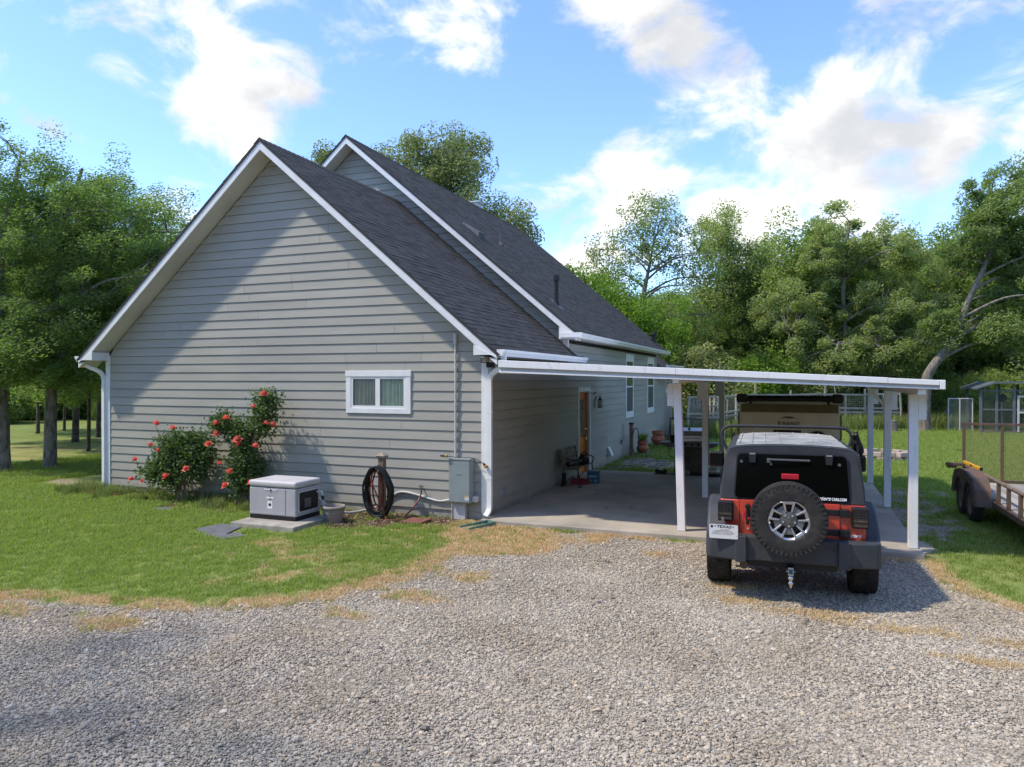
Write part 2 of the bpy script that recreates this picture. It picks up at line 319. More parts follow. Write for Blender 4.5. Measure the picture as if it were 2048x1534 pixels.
# ------------------------------------------------------------------ ground zones
_rs = np.random.RandomState(7); _LAT = _rs.rand(256, 256)
def vnoise(x, y, s):
    x = np.asarray(x)/s+500; y = np.asarray(y)/s+500
    xi = np.floor(x).astype(int); yi = np.floor(y).astype(int); fx = x-xi; fy = y-yi
    fx = fx*fx*(3-2*fx); fy = fy*fy*(3-2*fy); g = lambda a, b: _LAT[a % 256, b % 256]
    return (g(xi, yi)*(1-fx)+g(xi+1, yi)*fx)*(1-fy)+(g(xi, yi+1)*(1-fx)+g(xi+1, yi+1)*fx)*fy
def fnoise(x, y, s): return .55*vnoise(x, y, s)+.3*vnoise(x, y, s*.43)+.15*vnoise(x, y, s*.19)
def sdist(px, py, poly):   # signed distance to a polygon, positive inside
    px = np.asarray(px, float); py = np.asarray(py, float); d = np.full(px.shape, 1e9); ins = np.zeros(px.shape, bool); n = len(poly)
    for i in range(n):
        x1, y1 = poly[i]; x2, y2 = poly[(i+1) % n]; ex, ey = x2-x1, y2-y1
        t = np.clip(((px-x1)*ex+(py-y1)*ey)/(ex*ex+ey*ey), 0, 1)
        d = np.minimum(d, np.hypot(px-x1-t*ex, py-y1-t*ey))
        if ey != 0:
            c = ((y1 > py) != (y2 > py)) & (px < ex*(py-y1)/ey+x1); ins ^= c
    return np.where(ins, d, -d)
GRAVEL = [(-30, -10.2), (-14, -8.0), (-8, -6.9), (-5.2, -6.2), (-3.67, -5.96), (-2.8, -5.85), (-1.98, -5.69), (-1.12, -5.45), (-.69, -5.14), (-.24, -4.65), (.03, -4.03), (.19, -3.19), (.17, -2.29), (.02, -1.62), (-.2, -1.0), (-.1, -.25),
          (6.75, -.1), (6.84, -.35), (6.83, -1.07), (6.98, -1.72), (7.38, -2.28), (9, -3.2), (14, -4.6), (30, -8), (30, -40), (-30, -40)]
PATCH = [(6.6, -.2), (6.6, 6.3), (7.4, 6.6), (7.8, 5.4), (7.95, 4.0), (7.7, 2.4), (7.2, .7), (6.95, -.1)]
PATCH2 = [(7.5, 6.9), (8.6, 5.8), (8.9, 4.6), (8.3, 3.9), (7.9, 5.2)]
STRAW1 = [(-.55, -.2), (.9, -.2), (2.35, -.4), (2.3, -.75), (2.0, -1.35), (1.6, -2.0), (1.0, -2.25), (.4, -2.5), (.1, -1.7), (-.4, -1.0)]
MULCH = [(-3.0, -.02), (-2.95, -.7), (-2.35, -1.65), (-1.8, -1.5), (-1.28, -1.0), (-.64, -.75), (-.15, -.5), (-.12, -.02)]
MULCH2 = [(-9.1, -.02), (-9.0, -.5), (-7, -.95), (-5.2, -1.1), (-4.2, -.9), (-3.0, -.6), (-3.0, -.02)]
PATHL = [(-12.5, 1.2), (-9.5, .25), (-9.6, -.15), (-12.5, .7), (-22, 2.2), (-22, 2.9)]
PATIO = [(.02, 7.2), (.02, 18), (2.0, 18), (2.4, 11.5), (2.2, 9.0), (1.4, 7.2)]
ROADL = [(-70, 30), (-20, 25.5), (-12, 24.8), (-12, 27.2), (-20, 28.2), (-70, 34)]
SPOTS = [(5.35, -3.35, .50, .22), (4.4, -3.15, .5, .16), (6.0, -3.55, .6, .16), (4.35, -2.6, .28, .14), (7.2, -3.6, .5, .14), (6.7, -4.2, .45, .13), (7.6, -4.2, .5, .14), (3.2, -1.35, .22, .12), (2.6, -.35, 1.0, .14), (4.3, -.32, 1.2, .12), (6.0, -.42, .8, .10),
         (-1.6, -6.3, .5, .25), (-3.0, -6.4, .6, .25), (.9, -4.4, .5, .22), (1.1, -3.4, .5, .25), (.7, -5.2, .4, .16)]
DIRTS = [(.19, -6.62, .50, .24), (.42, -5.78, .38, .18), (-.05, -6.25, .35, .2), (.9, -6.0, .4, .18), (1.2, -5.5, .35, .15), (-.5, -6.2, .3, .15), (2.5, -8.1, .4, .2)]
def zones(x, y):
    x = np.asarray(x, float); y = np.asarray(y, float)
    n1 = fnoise(x, y, 1.1); n2 = fnoise(x+31, y-17, .32); n3 = fnoise(x-5, y+9, 2.6)
    wob = (n1-.5)*.5+(n2-.5)*.28
    sg = sdist(x, y, GRAVEL)
    gv = np.clip((sg+wob*.8-.12)/.22+.5, 0, 1)
    sp = np.maximum(sdist(x, y, PATCH)+wob*.9-.1, sdist(x, y, PATCH2)+wob*1.3-.25); gp = np.clip(sp/.22+.4, 0, 1)*np.clip((n2-.33)/.12, 0, 1); gv = np.maximum(gv, gp)
    band = np.clip(1-np.abs(sg-.16-(n3-.5)*.35)/(.20+.30*np.clip(n3, 0, 1)), 0, 1)*(x < 1.4)*np.clip((n2-.22)/.25, 0, 1)
    band2 = np.clip(1-np.abs(sg-.05)/.20, 0, 1)*(x > 6.7)*(y < .3)
    st = np.maximum(band*1.15, band2)
    st = np.maximum(st, np.clip((sdist(x, y, STRAW1)+wob*.8)/.15+.3, 0, 1)*np.clip((n1-.43)/.16, 0, 1))
    for cx, cy, rx, ry in SPOTS: st = np.maximum(st, np.clip(1.25-np.hypot((x-cx)/rx, (y-cy)/ry)+(n2-.5)*1.6, 0, 1)*.9)
    lawnwear = np.clip((fnoise(x+77, y+13, 1.7)-.60)/.16, 0, 1)*np.clip((n2-.35)/.3, 0, 1)*.55*(sg < -.2); st = np.maximum(st, lawnwear)
    dt = np.zeros_like(x)
    for cx, cy, rx, ry in DIRTS: dt = np.maximum(dt, np.clip(1.1-np.hypot((x-cx)/rx, (y-cy)/ry)+(n2-.5)*1.5, 0, 1)*.85)
    dt = np.maximum(dt, np.clip((sdist(x, y, PATHL)+wob*.5)/.2+.3, 0, 1)*.9)
    dt = np.maximum(dt, np.clip(1.1-np.hypot((x-9.6)/1.7, (y-8.2)/.35)+(n2-.5)*1.2, 0, 1)*.6)
    dt = np.maximum(dt, np.clip(1.1-np.hypot((x-7.3)/.9, (y-6.6)/.5)+(n2-.5)*1.4, 0, 1)*.7)
    dt = np.maximum(dt, np.clip(1.1-np.hypot((x-14)/2.2, (y-25.6)/.5)+(n2-.5)*1.4, 0, 1)*.8)
    dt = np.maximum(dt, np.clip(1.1-np.hypot((x-.05)/.45, (y+1.12)/.22)+(n2-.5)*.8, 0, 1)*.9)
    dt = np.maximum(dt, np.clip((sdist(x, y, PATIO)+wob*.6)/.25+.3, 0, 1)*np.clip((.66-n1)/.15, 0, 1)*.97)
    dt = np.maximum(dt, np.clip((sdist(x, y, ROADL))/.4+.3, 0, 1)*.95)
    mu = np.clip((sdist(x, y, MULCH)+wob*.5)/.15+.5, 0, 1)
    mu = np.maximum(mu, np.clip((sdist(x, y, MULCH2)+wob*.7)/.15+.3, 0, 1)*np.clip((n2-.40)/.12, 0, 1)*.9)
    mu = np.maximum(mu, np.clip(1.05-np.hypot((x+6.2)/.9, (y+1.15)/.2)+(n2-.5)*1.2, 0, 1)*.8)
    st = np.where((sdist(x, y, MULCH) > -.5) & (n2 > .5), np.maximum(st, .5*(mu < .6)), st)
    slates = np.maximum(sdist(x, y, [(-4.2, -2.45), (-3.75, -2.72), (-3.2, -2.9), (-3.05, -2.58), (-3.35, -2.42), (-3.62, -2.02), (-4.1, -1.98)]), sdist(x, y, [(-6.5, -1.30), (-6.1, -1.40), (-5.95, -1.22), (-6.3, -1.10)])) > -.02
    slates |= (x > -3.84) & (x < -2.5) & (y > -2.1) & (y < -.93)
    slab = (x > 0) & (x < 6.72) & (y > -.31) & (y < 7.1)
    house = (x < 0) & (x > -12) & (y > 0) & (y < 20.5)
    return gv, st, dt, mu, slab | house | slates
def _axis(lo, hi, fine, far):
    a = list(np.arange(lo, hi+1e-6, fine)); s = fine; v = hi
    while v < far: s *= 1.28; v += s; a.append(v)
    s = fine; v = lo; b = []
    while v > -far: s *= 1.28; v -= s; b.append(v)
    return np.array(b[::-1]+a)
gx = _axis(-10.5, 10.5, .11, 900); gy = _axis(-9.5, 3.0, .11, 900)
XX, YY = np.meshgrid(gx, gy); nx, ny = len(gx), len(gy)
gv, st, dt, mu, oc = zones(XX.ravel(), YY.ravel())
me = bpy.data.meshes.new('ground'); co = np.zeros((nx*ny, 3)); co[:, 0] = XX.ravel(); co[:, 1] = YY.ravel()
co[:, 2] = (fnoise(co[:, 0], co[:, 1], .9)-.55)*.012 - .003
ii, jj = np.meshgrid(np.arange(nx-1), np.arange(ny-1)); a0 = (jj*nx+ii).ravel()
fc = np.stack([a0, a0+1, a0+nx+1, a0+nx], 1)
def np_mesh(me, co, fc, mat):
    k = fc.shape[1]; me.vertices.add(len(co)); me.vertices.foreach_set('co', co.astype(np.float32).ravel())
    me.loops.add(fc.size); me.loops.foreach_set('vertex_index', fc.ravel().astype(np.int32))
    me.polygons.add(len(fc)); me.polygons.foreach_set('loop_start', np.arange(0, fc.size, k, dtype=np.int32)); me.polygons.foreach_set('loop_total', np.full(len(fc), k, np.int32))
    if mat: me.materials.append(mat)
    me.update(calc_edges=True)
np_mesh(me, co, fc, None)
for nm, arr in (('gravel', gv), ('straw', st), ('dirt', dt), ('mulch', mu)):
    at = me.attributes.new(nm, 'FLOAT', 'POINT'); at.data.foreach_set('value', arr.astype(np.float32))
def ground_mat():
    m = bpy.data.materials.new('ground_cover'); m.use_nodes = True; t = m.node_tree; n = t.nodes; l = t.links; b = n['Principled BSDF']; b.inputs['Roughness'].default_value = .95; b.inputs['Specular IOR Level'].default_value = .15
    tcn = n.new('ShaderNodeTexCoord'); P = tcn.outputs['Object']
    def nz(s, d=5, r=.6):
        q = n.new('ShaderNodeTexNoise'); q.inputs['Scale'].default_value = s; q.inputs['Detail'].default_value = d; q.inputs['Roughness'].default_value = r; l.new(P, q.inputs['Vector']); return q.outputs['Fac']
    def ramp(f, stops):
        q = n.new('ShaderNodeValToRGB'); l.new(f, q.inputs[0]); e = q.color_ramp.elements
        while len(e) < len(stops): e.new(.5)
        for k, (p, c) in enumerate(stops): e[k].position = p; e[k].color = (*c, 1)
        return q.outputs[0]
    def mix(f, a, c):
        q = n.new('ShaderNodeMix'); q.data_type = 'RGBA'; l.new(f, q.inputs['Factor']); l.new(a, q.inputs['A']); l.new(c, q.inputs['B']); return q.outputs['Result']
    def att(k):
        q = n.new('ShaderNodeAttribute'); q.attribute_name = k; return q.outputs['Fac']
    g1 = ramp(nz(.9, 8), [(.30, (.12, .165, .038)), (.52, (.195, .24, .065)), (.72, (.29, .295, .12))])
    vo = n.new('ShaderNodeTexVoronoi'); vo.inputs['Scale'].default_value = 34; l.new(P, vo.inputs['Vector'])
    sp = n.new('ShaderNodeSeparateColor'); l.new(vo.outputs['Color'], sp.inputs[0])
    g2 = ramp(sp.outputs[0], [(.0, (.15, .13, .105)), (.35, (.30, .268, .225)), (.7, (.41, .368, .31)), (1., (.55, .50, .425))])
    big = ramp(nz(1.3, 6), [(.3, (.85, .85, .85)), (.7, (1.05, 1.02, .98))])
    mm = n.new('ShaderNodeMix'); mm.data_type = 'RGBA'; mm.blend_type = 'MULTIPLY'; mm.inputs['Factor'].default_value = 1; l.new(g2, mm.inputs['A']); l.new(big, mm.inputs['B'])
    s1 = ramp(nz(7, 6), [(.3, (.40, .27, .125)), (.7, (.60, .46, .26))])
    d1 = ramp(nz(5, 7), [(.3, (.26, .19, .125)), (.7, (.45, .375, .28))])
    m1 = ramp(nz(30, 4, .7), [(.32, (.035, .02, .014)), (.5, (.115, .062, .042)), (.72, (.21, .14, .10))])
    c = mix(att('gravel'), g1, mm.outputs['Result']); c = mix(att('straw'), c, s1); c = mix(att('dirt'), c, d1); c = mix(att('mulch'), c, m1)
    l.new(c, b.inputs['Base Color'])
    bp = n.new('ShaderNodeBump'); bp.inputs['Strength'].default_value = .8; bp.inputs['Distance'].default_value = .015; bp.invert = True; l.new(vo.outputs['Distance'], bp.inputs['Height']); l.new(bp.outputs[0], b.inputs['Normal'])
    return m
me.materials.append(ground_mat())
tag(link('ground', me), 'yard ground with lawn, pale gravel drive and bare earth patches', 'ground', kind='structure')
slab = MB().box((.004, -.31, -.1), (6.72, 7.1, .08)).build('carport_slab', M['concrete'], bevel=.012)
tag(slab, 'grey concrete floor slab under the white carport', 'slab', kind='structure')
tag(MB().prism([(6.725, -.05), (6.95, .3), (6.9, .8), (6.725, .9)], 'z', -.05, .03).build('concrete_apron', M['concrete']), 'small concrete apron piece beside the right front carport post', 'slab', kind='structure')

# ------------------------------------------------------------------ house
HOUSE = empty('house', (0, 0, 0), label='grey clapboard house with steep dark shingle roofs and white trim', cat='house')
PA = .845; AX, AZ = -4.6, 7.15; BX, BZ = -5.9, 8.87; YB = 4.74; YE = 16.55
E7 = .178; Z0 = .15
zA = lambda x: AZ-PA*abs(x-AX); zB = lambda x: BZ-PA*abs(x-BX)
wall = MB()
wall.box((-9.20, .02, 0), (-.2, YB, 3.0)); wall.box((-11.75, YB+.02, 0), (-.2, YE-.02, 3.45))
wall.box((-.2, .02, .152), (-.014, 5.68, 2.9)); wall.box((-.2, 5.68, 2.2), (-.014, 6.68, 3.4)); wall.box((-.2, 6.68, .152), (-.014, YE-.02, 3.4)); wall.box((-.2, YB+.03, 2.9), (-.014, 5.68, 3.4))
wall.prism([(-9.2, 3.0), (-.014, 3.0), (AX, AZ-.25)], 'y', .02, YB)
wall.prism([(-11.75, 3.45), (-.014, 3.45), (BX, BZ-.25)], 'y', YB+.02, YE-.02)
wall.box((-8.0, YE, 0), (-.014, 20.3, 2.95)); wall.prism([(-8.0, 2.95), (-.014, 2.95), (-4.0, 6.2)], 'y', YE, 20.3)
wall.build('wall', M['siding'], HOUSE)
sh_ = MB().prism([(-9.13, .15), (-.05, .15), (-.05, zA(-.05)-.3), (AX, AZ-.25), (-9.13, zA(-9.13)-.3)], 'y', .0095, .0185); sh_.prism([(-11.7, 3.0), (-.04, 3.0), (-.04, zB(-.04)-.3), (BX, BZ-.25), (-11.7, zB(-11.7)-.3)], 'y', YB+.0095, YB+.0185)
sh_.box((-.0135, .05, .153), (-.0095, 5.69, 2.88)).box((-.0135, 6.67, .153), (-.0095, 20.28, 2.88)).box((-.0135, YB+.03, 2.881), (-.0095, YE-.02, 3.43)).box((-.0135, 5.69, 2.21), (-.0095, 6.67, 2.88)); sh_.build('lap_shadow_backing', M['lapshade'], HOUSE)  # dark backing sheet added so the siding slots read as shadow lines
fd = MB().box((-9.2, -.0, -.2), (.0, .03, .149)); fd.box((-.19, .03, -.2), (0, 5.68, .149)).box((-.19, 6.68, -.2), (0, 20.3, .149))
fd.build('foundation', M['foundation'], HOUSE)
rb = random.Random(3)
def hboard(x0, x1, xt0, xt1, y, z, h=E7, gap=.0025):   # clapboard on a wall facing -y
    b = MB(); t0, t1 = .024, .007; h -= .0165
    b.hexa([(x0+gap, y-t0, z), (x1-gap, y-t0, z), (x1-gap, y+.008, z), (x0+gap, y+.008, z), (xt0+gap, y-t1, z+h+.012), (xt1-gap, y-t1, z+h+.012), (xt1-gap, y+.008, z+h+.012), (xt0+gap, y+.008, z+h+.012)])
    return b.build('siding_board', M['siding'], HOUSE)
def vboard(y0, y1, z, x=0.0, h=E7, gap=.0025):         # clapboard on a wall facing +x
    b = MB(); t0, t1 = .024, .007; h -= .0165
    b.hexa([(x+t0, y0+gap, z), (x+t0, y1-gap, z), (x-.008, y1-gap, z), (x-.008, y0+gap, z), (x+t1, y0+gap, z+h+.012), (x+t1, y1-gap, z+h+.012), (x-.008, y1-gap, z+h+.012), (x-.008, y0+gap, z+h+.012)])
    return b.build('siding_board', M['siding'], HOUSE)
k = 0
while True:                                             # front gable
    z = Z0+E7*k
    if z > 6.86: break
    lim = lambda zz: (AZ-.23-zz)/PA
    h = min(E7, AZ-.235-z)
    xl, xr = max(-9.13, AX-lim(z)), min(-.085, AX+lim(z)); tl, tr = max(-9.13, AX-lim(z+h)), min(-.085, AX+lim(z+h))
    if tr < tl: tl = tr = AX
    cuts = sorted(rb.uniform(xl+.6, xr-.6) for _ in range(2 if xr-xl > 6 else (1 if xr-xl > 3.5 else 0)))
    if 10 <= k <= 13:
        hboard(xl, -2.80, tl, -2.80, 0, z); hboard(-1.62, xr, -1.62, tr, 0, z)
    elif cuts and len(cuts) == 2 and cuts[1]-cuts[0] > .8:
        hboard(xl, cuts[0], tl, cuts[0], 0, z, h); hboard(cuts[0], cuts[1], cuts[0], cuts[1], 0, z, h); hboard(cuts[1], xr, cuts[1], tr, 0, z, h)
    elif cuts: hboard(xl, cuts[0], tl, cuts[0], 0, z, h); hboard(cuts[0], xr, cuts[0], tr, 0, z, h)
    else: hboard(xl, xr, tl, tr, 0, z, h)
    k += 1
k = 16
while True:                                             # rear, taller gable seen above the front roof
    z = Z0+E7*k
    if z > 8.55: break
    lim = lambda zz: (BZ-.23-zz)/PA
    h = min(E7, BZ-.235-z); xr, tr = min(-.07, BX+lim(z)), min(-.07, BX+lim(z+h)); xl, tl = max(-11.7, BX-lim(z)), max(-11.7, BX-lim(z+h))
    if tr < tl: tl = tr = BX
    if z < AZ-.1:
        xa = AX+(AZ-z)/PA-.35
        if xr-xa > .05: hboard(xa, xr, xa, max(xa+.02, tr), YB, z, h)
        xa = AX-(AZ-z)/PA+.35
        if xa-xl > .05: hboard(xl, xa, min(tl, xa-.02), xa, YB, z, h)
    else: hboard(xl, xr, tl, tr, YB, z, h)
    k += 1
for k in range(19):                                     # long side wall
    z = Z0+E7*k
    segs = [(.085, 5.70), (6.66, YE-.03)] if z < 2.15 else [(.085 if z < 2.7 else YB+.02, YE-.03)]
    if z+E7 > 3.5: continue
    for a, b in segs:
        y = a; first = rb.uniform(1.5, 3.6)
        while b-y > .05:
            e = min(b, y+first); first = 3.66
            if b-e < .5: e = b
            vboard(y, e, z); y = e
    if z < 2.8: vboard(YE-.02, 20.28, z)
# trim
def pr(name, poly, axis, a, b, mat='white', bev=.004): return MB().prism(poly, axis, a, b).build(name, M[mat], HOUSE, bevel=bev)
pr('corner_board', [(-.095, -.036), (.036, -.036), (.036, .095), (-.005, .095), (-.005, .005), (-.095, .005)], 'z', .13, 2.93)
pr('corner_board', [(-9.245, -.036), (-9.12, -.036), (-9.12, .005), (-9.20, .005), (-9.20, .085), (-9.245, .085)], 'z', .06, 3.02)
pr('corner_board', [(-.08, YB-.034), (.034, YB-.034), (.034, YB+.07), (-.005, YB+.07), (-.005, YB+.005), (-.08, YB+.005)], 'z', 3.25, 3.5)
def gable_trim(xc, zc, xl, xr, y, ywall, soff=True):
    z = lambda x: zc-PA*abs(x-xc)-.012
    for xe in (xl, xr):
        pr('rake_board', [(xe, z(xe)), (xc, z(xc)), (xc, z(xc)-.20), (xe, z(xe)-.20)], 'y', y, y+.025)
        MB().prism([(xe, z(xe)-.165), (xc, z(xc)-.165), (xc, z(xc)-.185), (xe, z(xe)-.185)], 'y', y+.026, ywall+.01).build('soffit', M['soffit'], HOUSE)
gable_trim(AX, AZ, -9.57, .37, -.44, 0)
gable_trim(BX, BZ, -12.15, .35, YB-.42, YB)
gable_trim(BX, BZ, -12.15, .35, YE+.42, YE) if False else None
def ereturn(x0, x1, y0, y1, zb, zi, zo, side):   # boxed eave end
    p = [(x0, zb), (x1, zb), (x1, zo), (x0, zi)] if side > 0 else [(x1, zb), (x0, zb), (x0, zo), (x1, zi)]
    pr('eave_return', p, 'y', y0, y1)
ereturn(-.06, .36, -.452, -.02, 2.905, zA(-.06)-.23, zA(.36)-.10, 1)
ereturn(-9.56, -9.14, -.452, -.02, 2.905, zA(-9.14)-.23, zA(-9.56)-.10, -1)
ereturn(-.06, .34, YB-.43, YB-.02, 3.43, zB(-.06)-.23, zB(.34)-.12, 1)
MB().box((.03, .0, 2.895), (.36, YB-.0, 2.91)).box((.03, YB-.02, 3.44), (.34, 17.0, 3.455)).box((.03, YE+.1, 2.93), (.36, 20.4, 2.945)).build('eave_soffit', M['soffit'], HOUSE)
MB().box((.345, -.42, 2.90), (.365, YB+.02, zA(.36)-.02)).box((.325, YB-.4, 3.44), (.345, 17.0, zB(.34)-.02)).box((.345, YE+.1, 2.93), (.365, 20.5, 3.06)).build('fascia', M['white'], HOUSE)
def gutter(x, y0, y1, z, name='gutter'):
    g = [(x, z), (x, z-.115), (x+.075, z-.115), (x+.095, z-.075), (x+.125, z-.045), (x+.13, z), (x+.115, z), (x+.11, z-.04), (x+.07, z-.105), (x+.012, z-.105), (x+.012, z)]
    b = MB().prism(g, 'y', y0, y1)
    g2 = [(x, z), (x, z-.115), (x+.075, z-.115), (x+.095, z-.075), (x+.125, z-.045), (x+.13, z)]
    b.prism(g2, 'y', y0-.006, y0).prism(g2, 'y', y1, y1+.006)
    return b.build(name, M['gutter'], HOUSE)
gutter(.368, -.43, YB+.12, 3.0); gutter(.348, YB-.42, 17.02, 3.565); gutter(.368, YE+.45, 20.55, 3.055)
b = MB().prism([(-9.57, 3.0), (-9.57, 2.885), (-9.645, 2.885), (-9.665, 2.925), (-9.695, 2.955), (-9.70, 3.0)], 'y', -.43, 4.7).build('gutter', M['gutter'], HOUSE)
MB().box((-.02, YB-.46, 3.46), (.50, YB-.42, 3.57)).build('gutter', M['gutter'], HOUSE)
# roofs: deck + shingles
def roof_deck(xc, zc, xl, xr, y0, y1):
    t = .05
    for xe in (xl, xr):
        z = lambda x: zc-PA*abs(x-xc)
        MB().prism([(xe, z(xe)), (xc, z(xc)), (xc, z(xc)-t), (xe, z(xe)-t)], 'y', y0, y1).build('roof_deck', M['shingle'], ROOF)
ROOF = empty('roof', (0, 0, 0), parent=HOUSE)
roof_deck(AX, AZ, -9.60, .40, -.455, YB-.002); roof_deck(BX, BZ, -12.18, .38, YB-.435, 17.0); roof_deck(-4.0, 6.37, -8.4, .40, YE+.02, 20.6)
MB().box((.03, YB-.3, 2.99), (.395, YB+.10, 3.03)).build('roof_deck', M['shingle'], ROOF)
TH = math.atan(PA); CT, ST = math.cos(TH), math.sin(TH)
rs = random.Random(11); cand = []; field = MB()
def slope_shingles(xc, zc, xe, y0, y1, sgn, expo=.142, wlo=.17, whi=.36, single=False):
    ln = abs(xe-xc)/CT; rows = int(ln/expo)
    up = Vector((-sgn*CT, 0, ST)); nr = Vector((sgn*ST, 0, CT)); ze = zc-PA*abs(xe-xc)
    for r in range(rows+1):
        s0 = r*expo-.012; s1 = min(s0+expo*1.12, ln); y = y0-rs.uniform(0, .25)
        while y < y1:
            w = rs.uniform(wlo, whi); a, b = max(y, y0), min(y+w, y1); y += w
            if b-a < .03: continue
            t = rs.choice((.007, .007, .012)); st_ = s0-rs.uniform(0, .002)
            P0 = Vector((xe, 0, ze)); pts = []
            for s, th in ((st_, t), (s1, .003)):
                for yy in (a+.002, b-.002):
                    p = P0+up*s; pts.append((p+nr*.001+Vector((0, yy, 0)), p+nr*(th+.001)+Vector((0, yy, 0))))
            q = [pts[0][0], pts[1][0], pts[3][0], pts[2][0], pts[0][1], pts[1][1], pts[3][1], pts[2][1]]
            c = (pts[0][0]+pts[3][0])/2
            if single: cand.append(((c-CAM).length/(b-a+.05), q))
            else: field.hexa(q)
slope_shingles(AX, AZ, .41, -.46, YB-.003, 1, single=True)
slope_shingles(BX, BZ, .39, YB-.44, 17.0, 1)
slope_shingles(AX, AZ, -9.61, -.46, YB-.003, -1, expo=.2, wlo=.3, whi=.6); slope_shingles(BX, BZ, -12.19, YB-.44, 17.0, -1, expo=.28, wlo=.5, whi=.9)
slope_shingles(-4.0, 6.37, .41, YE+.45, 20.6, 1)
cand.sort(key=lambda c: c[0])
for i, (d, q) in enumerate(cand):
    if i < 300: MB().hexa(q).build('shingle', M['shingle'], ROOF)
    else: field.hexa(q)
tag(field.build('shingle_field', M['shingle2'], ROOF), kind='stuff')
for xc, zc, y0, y1 in ((AX, AZ, -.46, YB-.01), (BX, BZ, YB-.44, 17.0)):
    cp = MB(); y = y0
    while y < y1:
        e = min(y+.145, y1)
        for s in (1, -1):
            cp.hexa([(xc, y, zc+.012), (xc+s*.13, y, zc+.012-.13*PA), (xc+s*.13, e+.03, zc+.004-.13*PA), (xc, e+.03, zc+.004), (xc, y, zc+.024), (xc+s*.13, y, zc+.022-.13*PA), (xc+s*.13, e+.03, zc+.010-.13*PA), (xc, e+.03, zc+.012)])
        y += .145
    cp.build('ridge_cap', M['shingle'], ROOF)
MB().box((-.3, 0, 0), (.3, .02, .02)) if False else None
# far gable trim of the tall roof
gable_trim(BX, BZ, -12.15, .35, 16.97, YE)
# roof fittings
zz = zB(-.6); MB().tube([(-.6, 5.8, zz-.06), (-.6, 5.8, zz+.62)], .052, 14).cyl((-.6, 5.8, zz+.60), (-.6, 5.8, zz+.74), .078, .078, 14).cyl((-.6, 5.8, zz-.02), (-.6, 5.8, zz+.12), .085, .06, 14).build('flue_pipe', M['blackmetal'], ROOF, smooth=True)
MB().hexa([(-.44, 5.62, zB(-.44)+.01), (-.44, 5.98, zB(-.44)+.01), (-.76, 5.98, zB(-.76)+.01), (-.76, 5.62, zB(-.76)+.01), (-.44, 5.62, zB(-.44)+.017), (-.44, 5.98, zB(-.44)+.017), (-.76, 5.98, zB(-.76)+.017), (-.76, 5.62, zB(-.76)+.017)]).build('flashing', M['ventgrey'], ROOF)
zz = zB(-3.05); MB().cyl((-3.05, 8.05, zz-.05), (-3.05, 8.05, zz+.34), .04, .04, 12).cyl((-3.05, 8.05, zz-.02), (-3.05, 8.05, zz+.07), .09, .05, 12).build('vent_pipe', M['ventgrey'], ROOF, smooth=True)
v = MB(); x0, x1 = -2.85, -3.35
v.hexa([(x0, 5.98, zB(x0)+.01), (x0, 6.42, zB(x0)+.01), (x1, 6.42, zB(x1)+.01), (x1, 5.98, zB(x1)+.01), (x0, 6.02, zB(x0)+.17), (x0, 6.38, zB(x0)+.17), (x1, 6.38, zB(x1)+.03), (x1, 6.02, zB(x1)+.03)])
v.build('roof_vent', M['ventgrey'], ROOF, bevel=.008)
MB().hexa([(x0+.004, 6.04, zB(x0)+.03), (x0+.004, 6.36, zB(x0)+.03), (x0-.02, 6.36, zB(x0)+.03), (x0-.02, 6.04, zB(x0)+.03), (x0+.004, 6.04, zB(x0)+.15), (x0+.004, 6.36, zB(x0)+.15), (x0-.02, 6.36, zB(x0)+.15), (x0-.02, 6.04, zB(x0)+.15)]).build('vent_opening', M['black'], ROOF)
MB().box((-6.4, 13.0, zB(-6.4)-.1), (-6.05, 13.45, 9.12)).box((-6.45, 12.95, 9.12), (-6.0, 13.5, 9.17)).build('chimney', M['greylight'], ROOF)
zz = zB(-.05); MB().cyl((-.05, 16.2, zz-.05), (-.05, 16.2, zz+.30), .09, .09, 12).cyl((-.05, 16.2, zz+.28), (-.05, 16.2, zz+.38), .13, .11, 12).build('flue_cap', M['blackmetal'], ROOF, smooth=True)
# front window
WIN = empty('window', (0, 0, 0), parent=HOUSE)
f = MB(); xo0, xo1, zo0, zo1 = -2.91, -1.51, 1.855, 2.655; xi0, xi1, zi0, zi1 = -2.80, -1.62, 1.955, 2.545
f.box((xo0-.01, -.052, zi1), (xo1+.01, -.0, zo1)).box((xo0, -.045, zo0), (xo1, -.0, zi0)).box((xo0, -.045, zi0), (xi0, -.0, zi1)).box((xi1, -.045, zi0), (xo1, 0, zi1))
f.build('frame', M['white'], WIN, bevel=.005)
s = MB()
for a, b in ((xi0, -2.225), (-2.205, xi1)):
    s.box((a, -.036, zi0), (b, -.012, zi0+.045)).box((a, -.036, zi1-.045), (b, -.012, zi1)).box((a, -.036, zi0+.045), (a+.04, -.012, zi1-.045)).box((b-.04, -.036, zi0+.045), (b, -.012, zi1-.045))
s.box((-2.225, -.036, zi0), (-2.205, -.012, zi1)).build('sash', M['white'], WIN)
MB().box((xi0, .009, zi0-.03), (xi1, .0195, zi1+.03)).build('unlit_room_panel', M['roomdark'], WIN)  # flat dark panel painted as the unlit room behind the curtains
def curtain(x0, x1, mat, seed):
    rg = random.Random(seed); b = MB(); n = 90; P = []
    ph = rg.uniform(0, 6)
    for i in range(n+1):
        t = i/n; x = x0+(x1-x0)*t; yy = -.004+.0085*math.sin(t*34+ph+1.3*math.sin(t*9))
        P += [(x, yy, zi0+.03), (x+.004*math.sin(t*20), yy*.8, zi1-.02)]
    b.add(P, [(2*i, 2*i+2, 2*i+3, 2*i+1) for i in range(n)]); b.build('curtain', M[mat], WIN, smooth=True)
curtain(-2.74, -2.30, 'curtain2', 1); curtain(-2.15, -1.68, 'curtain', 2)
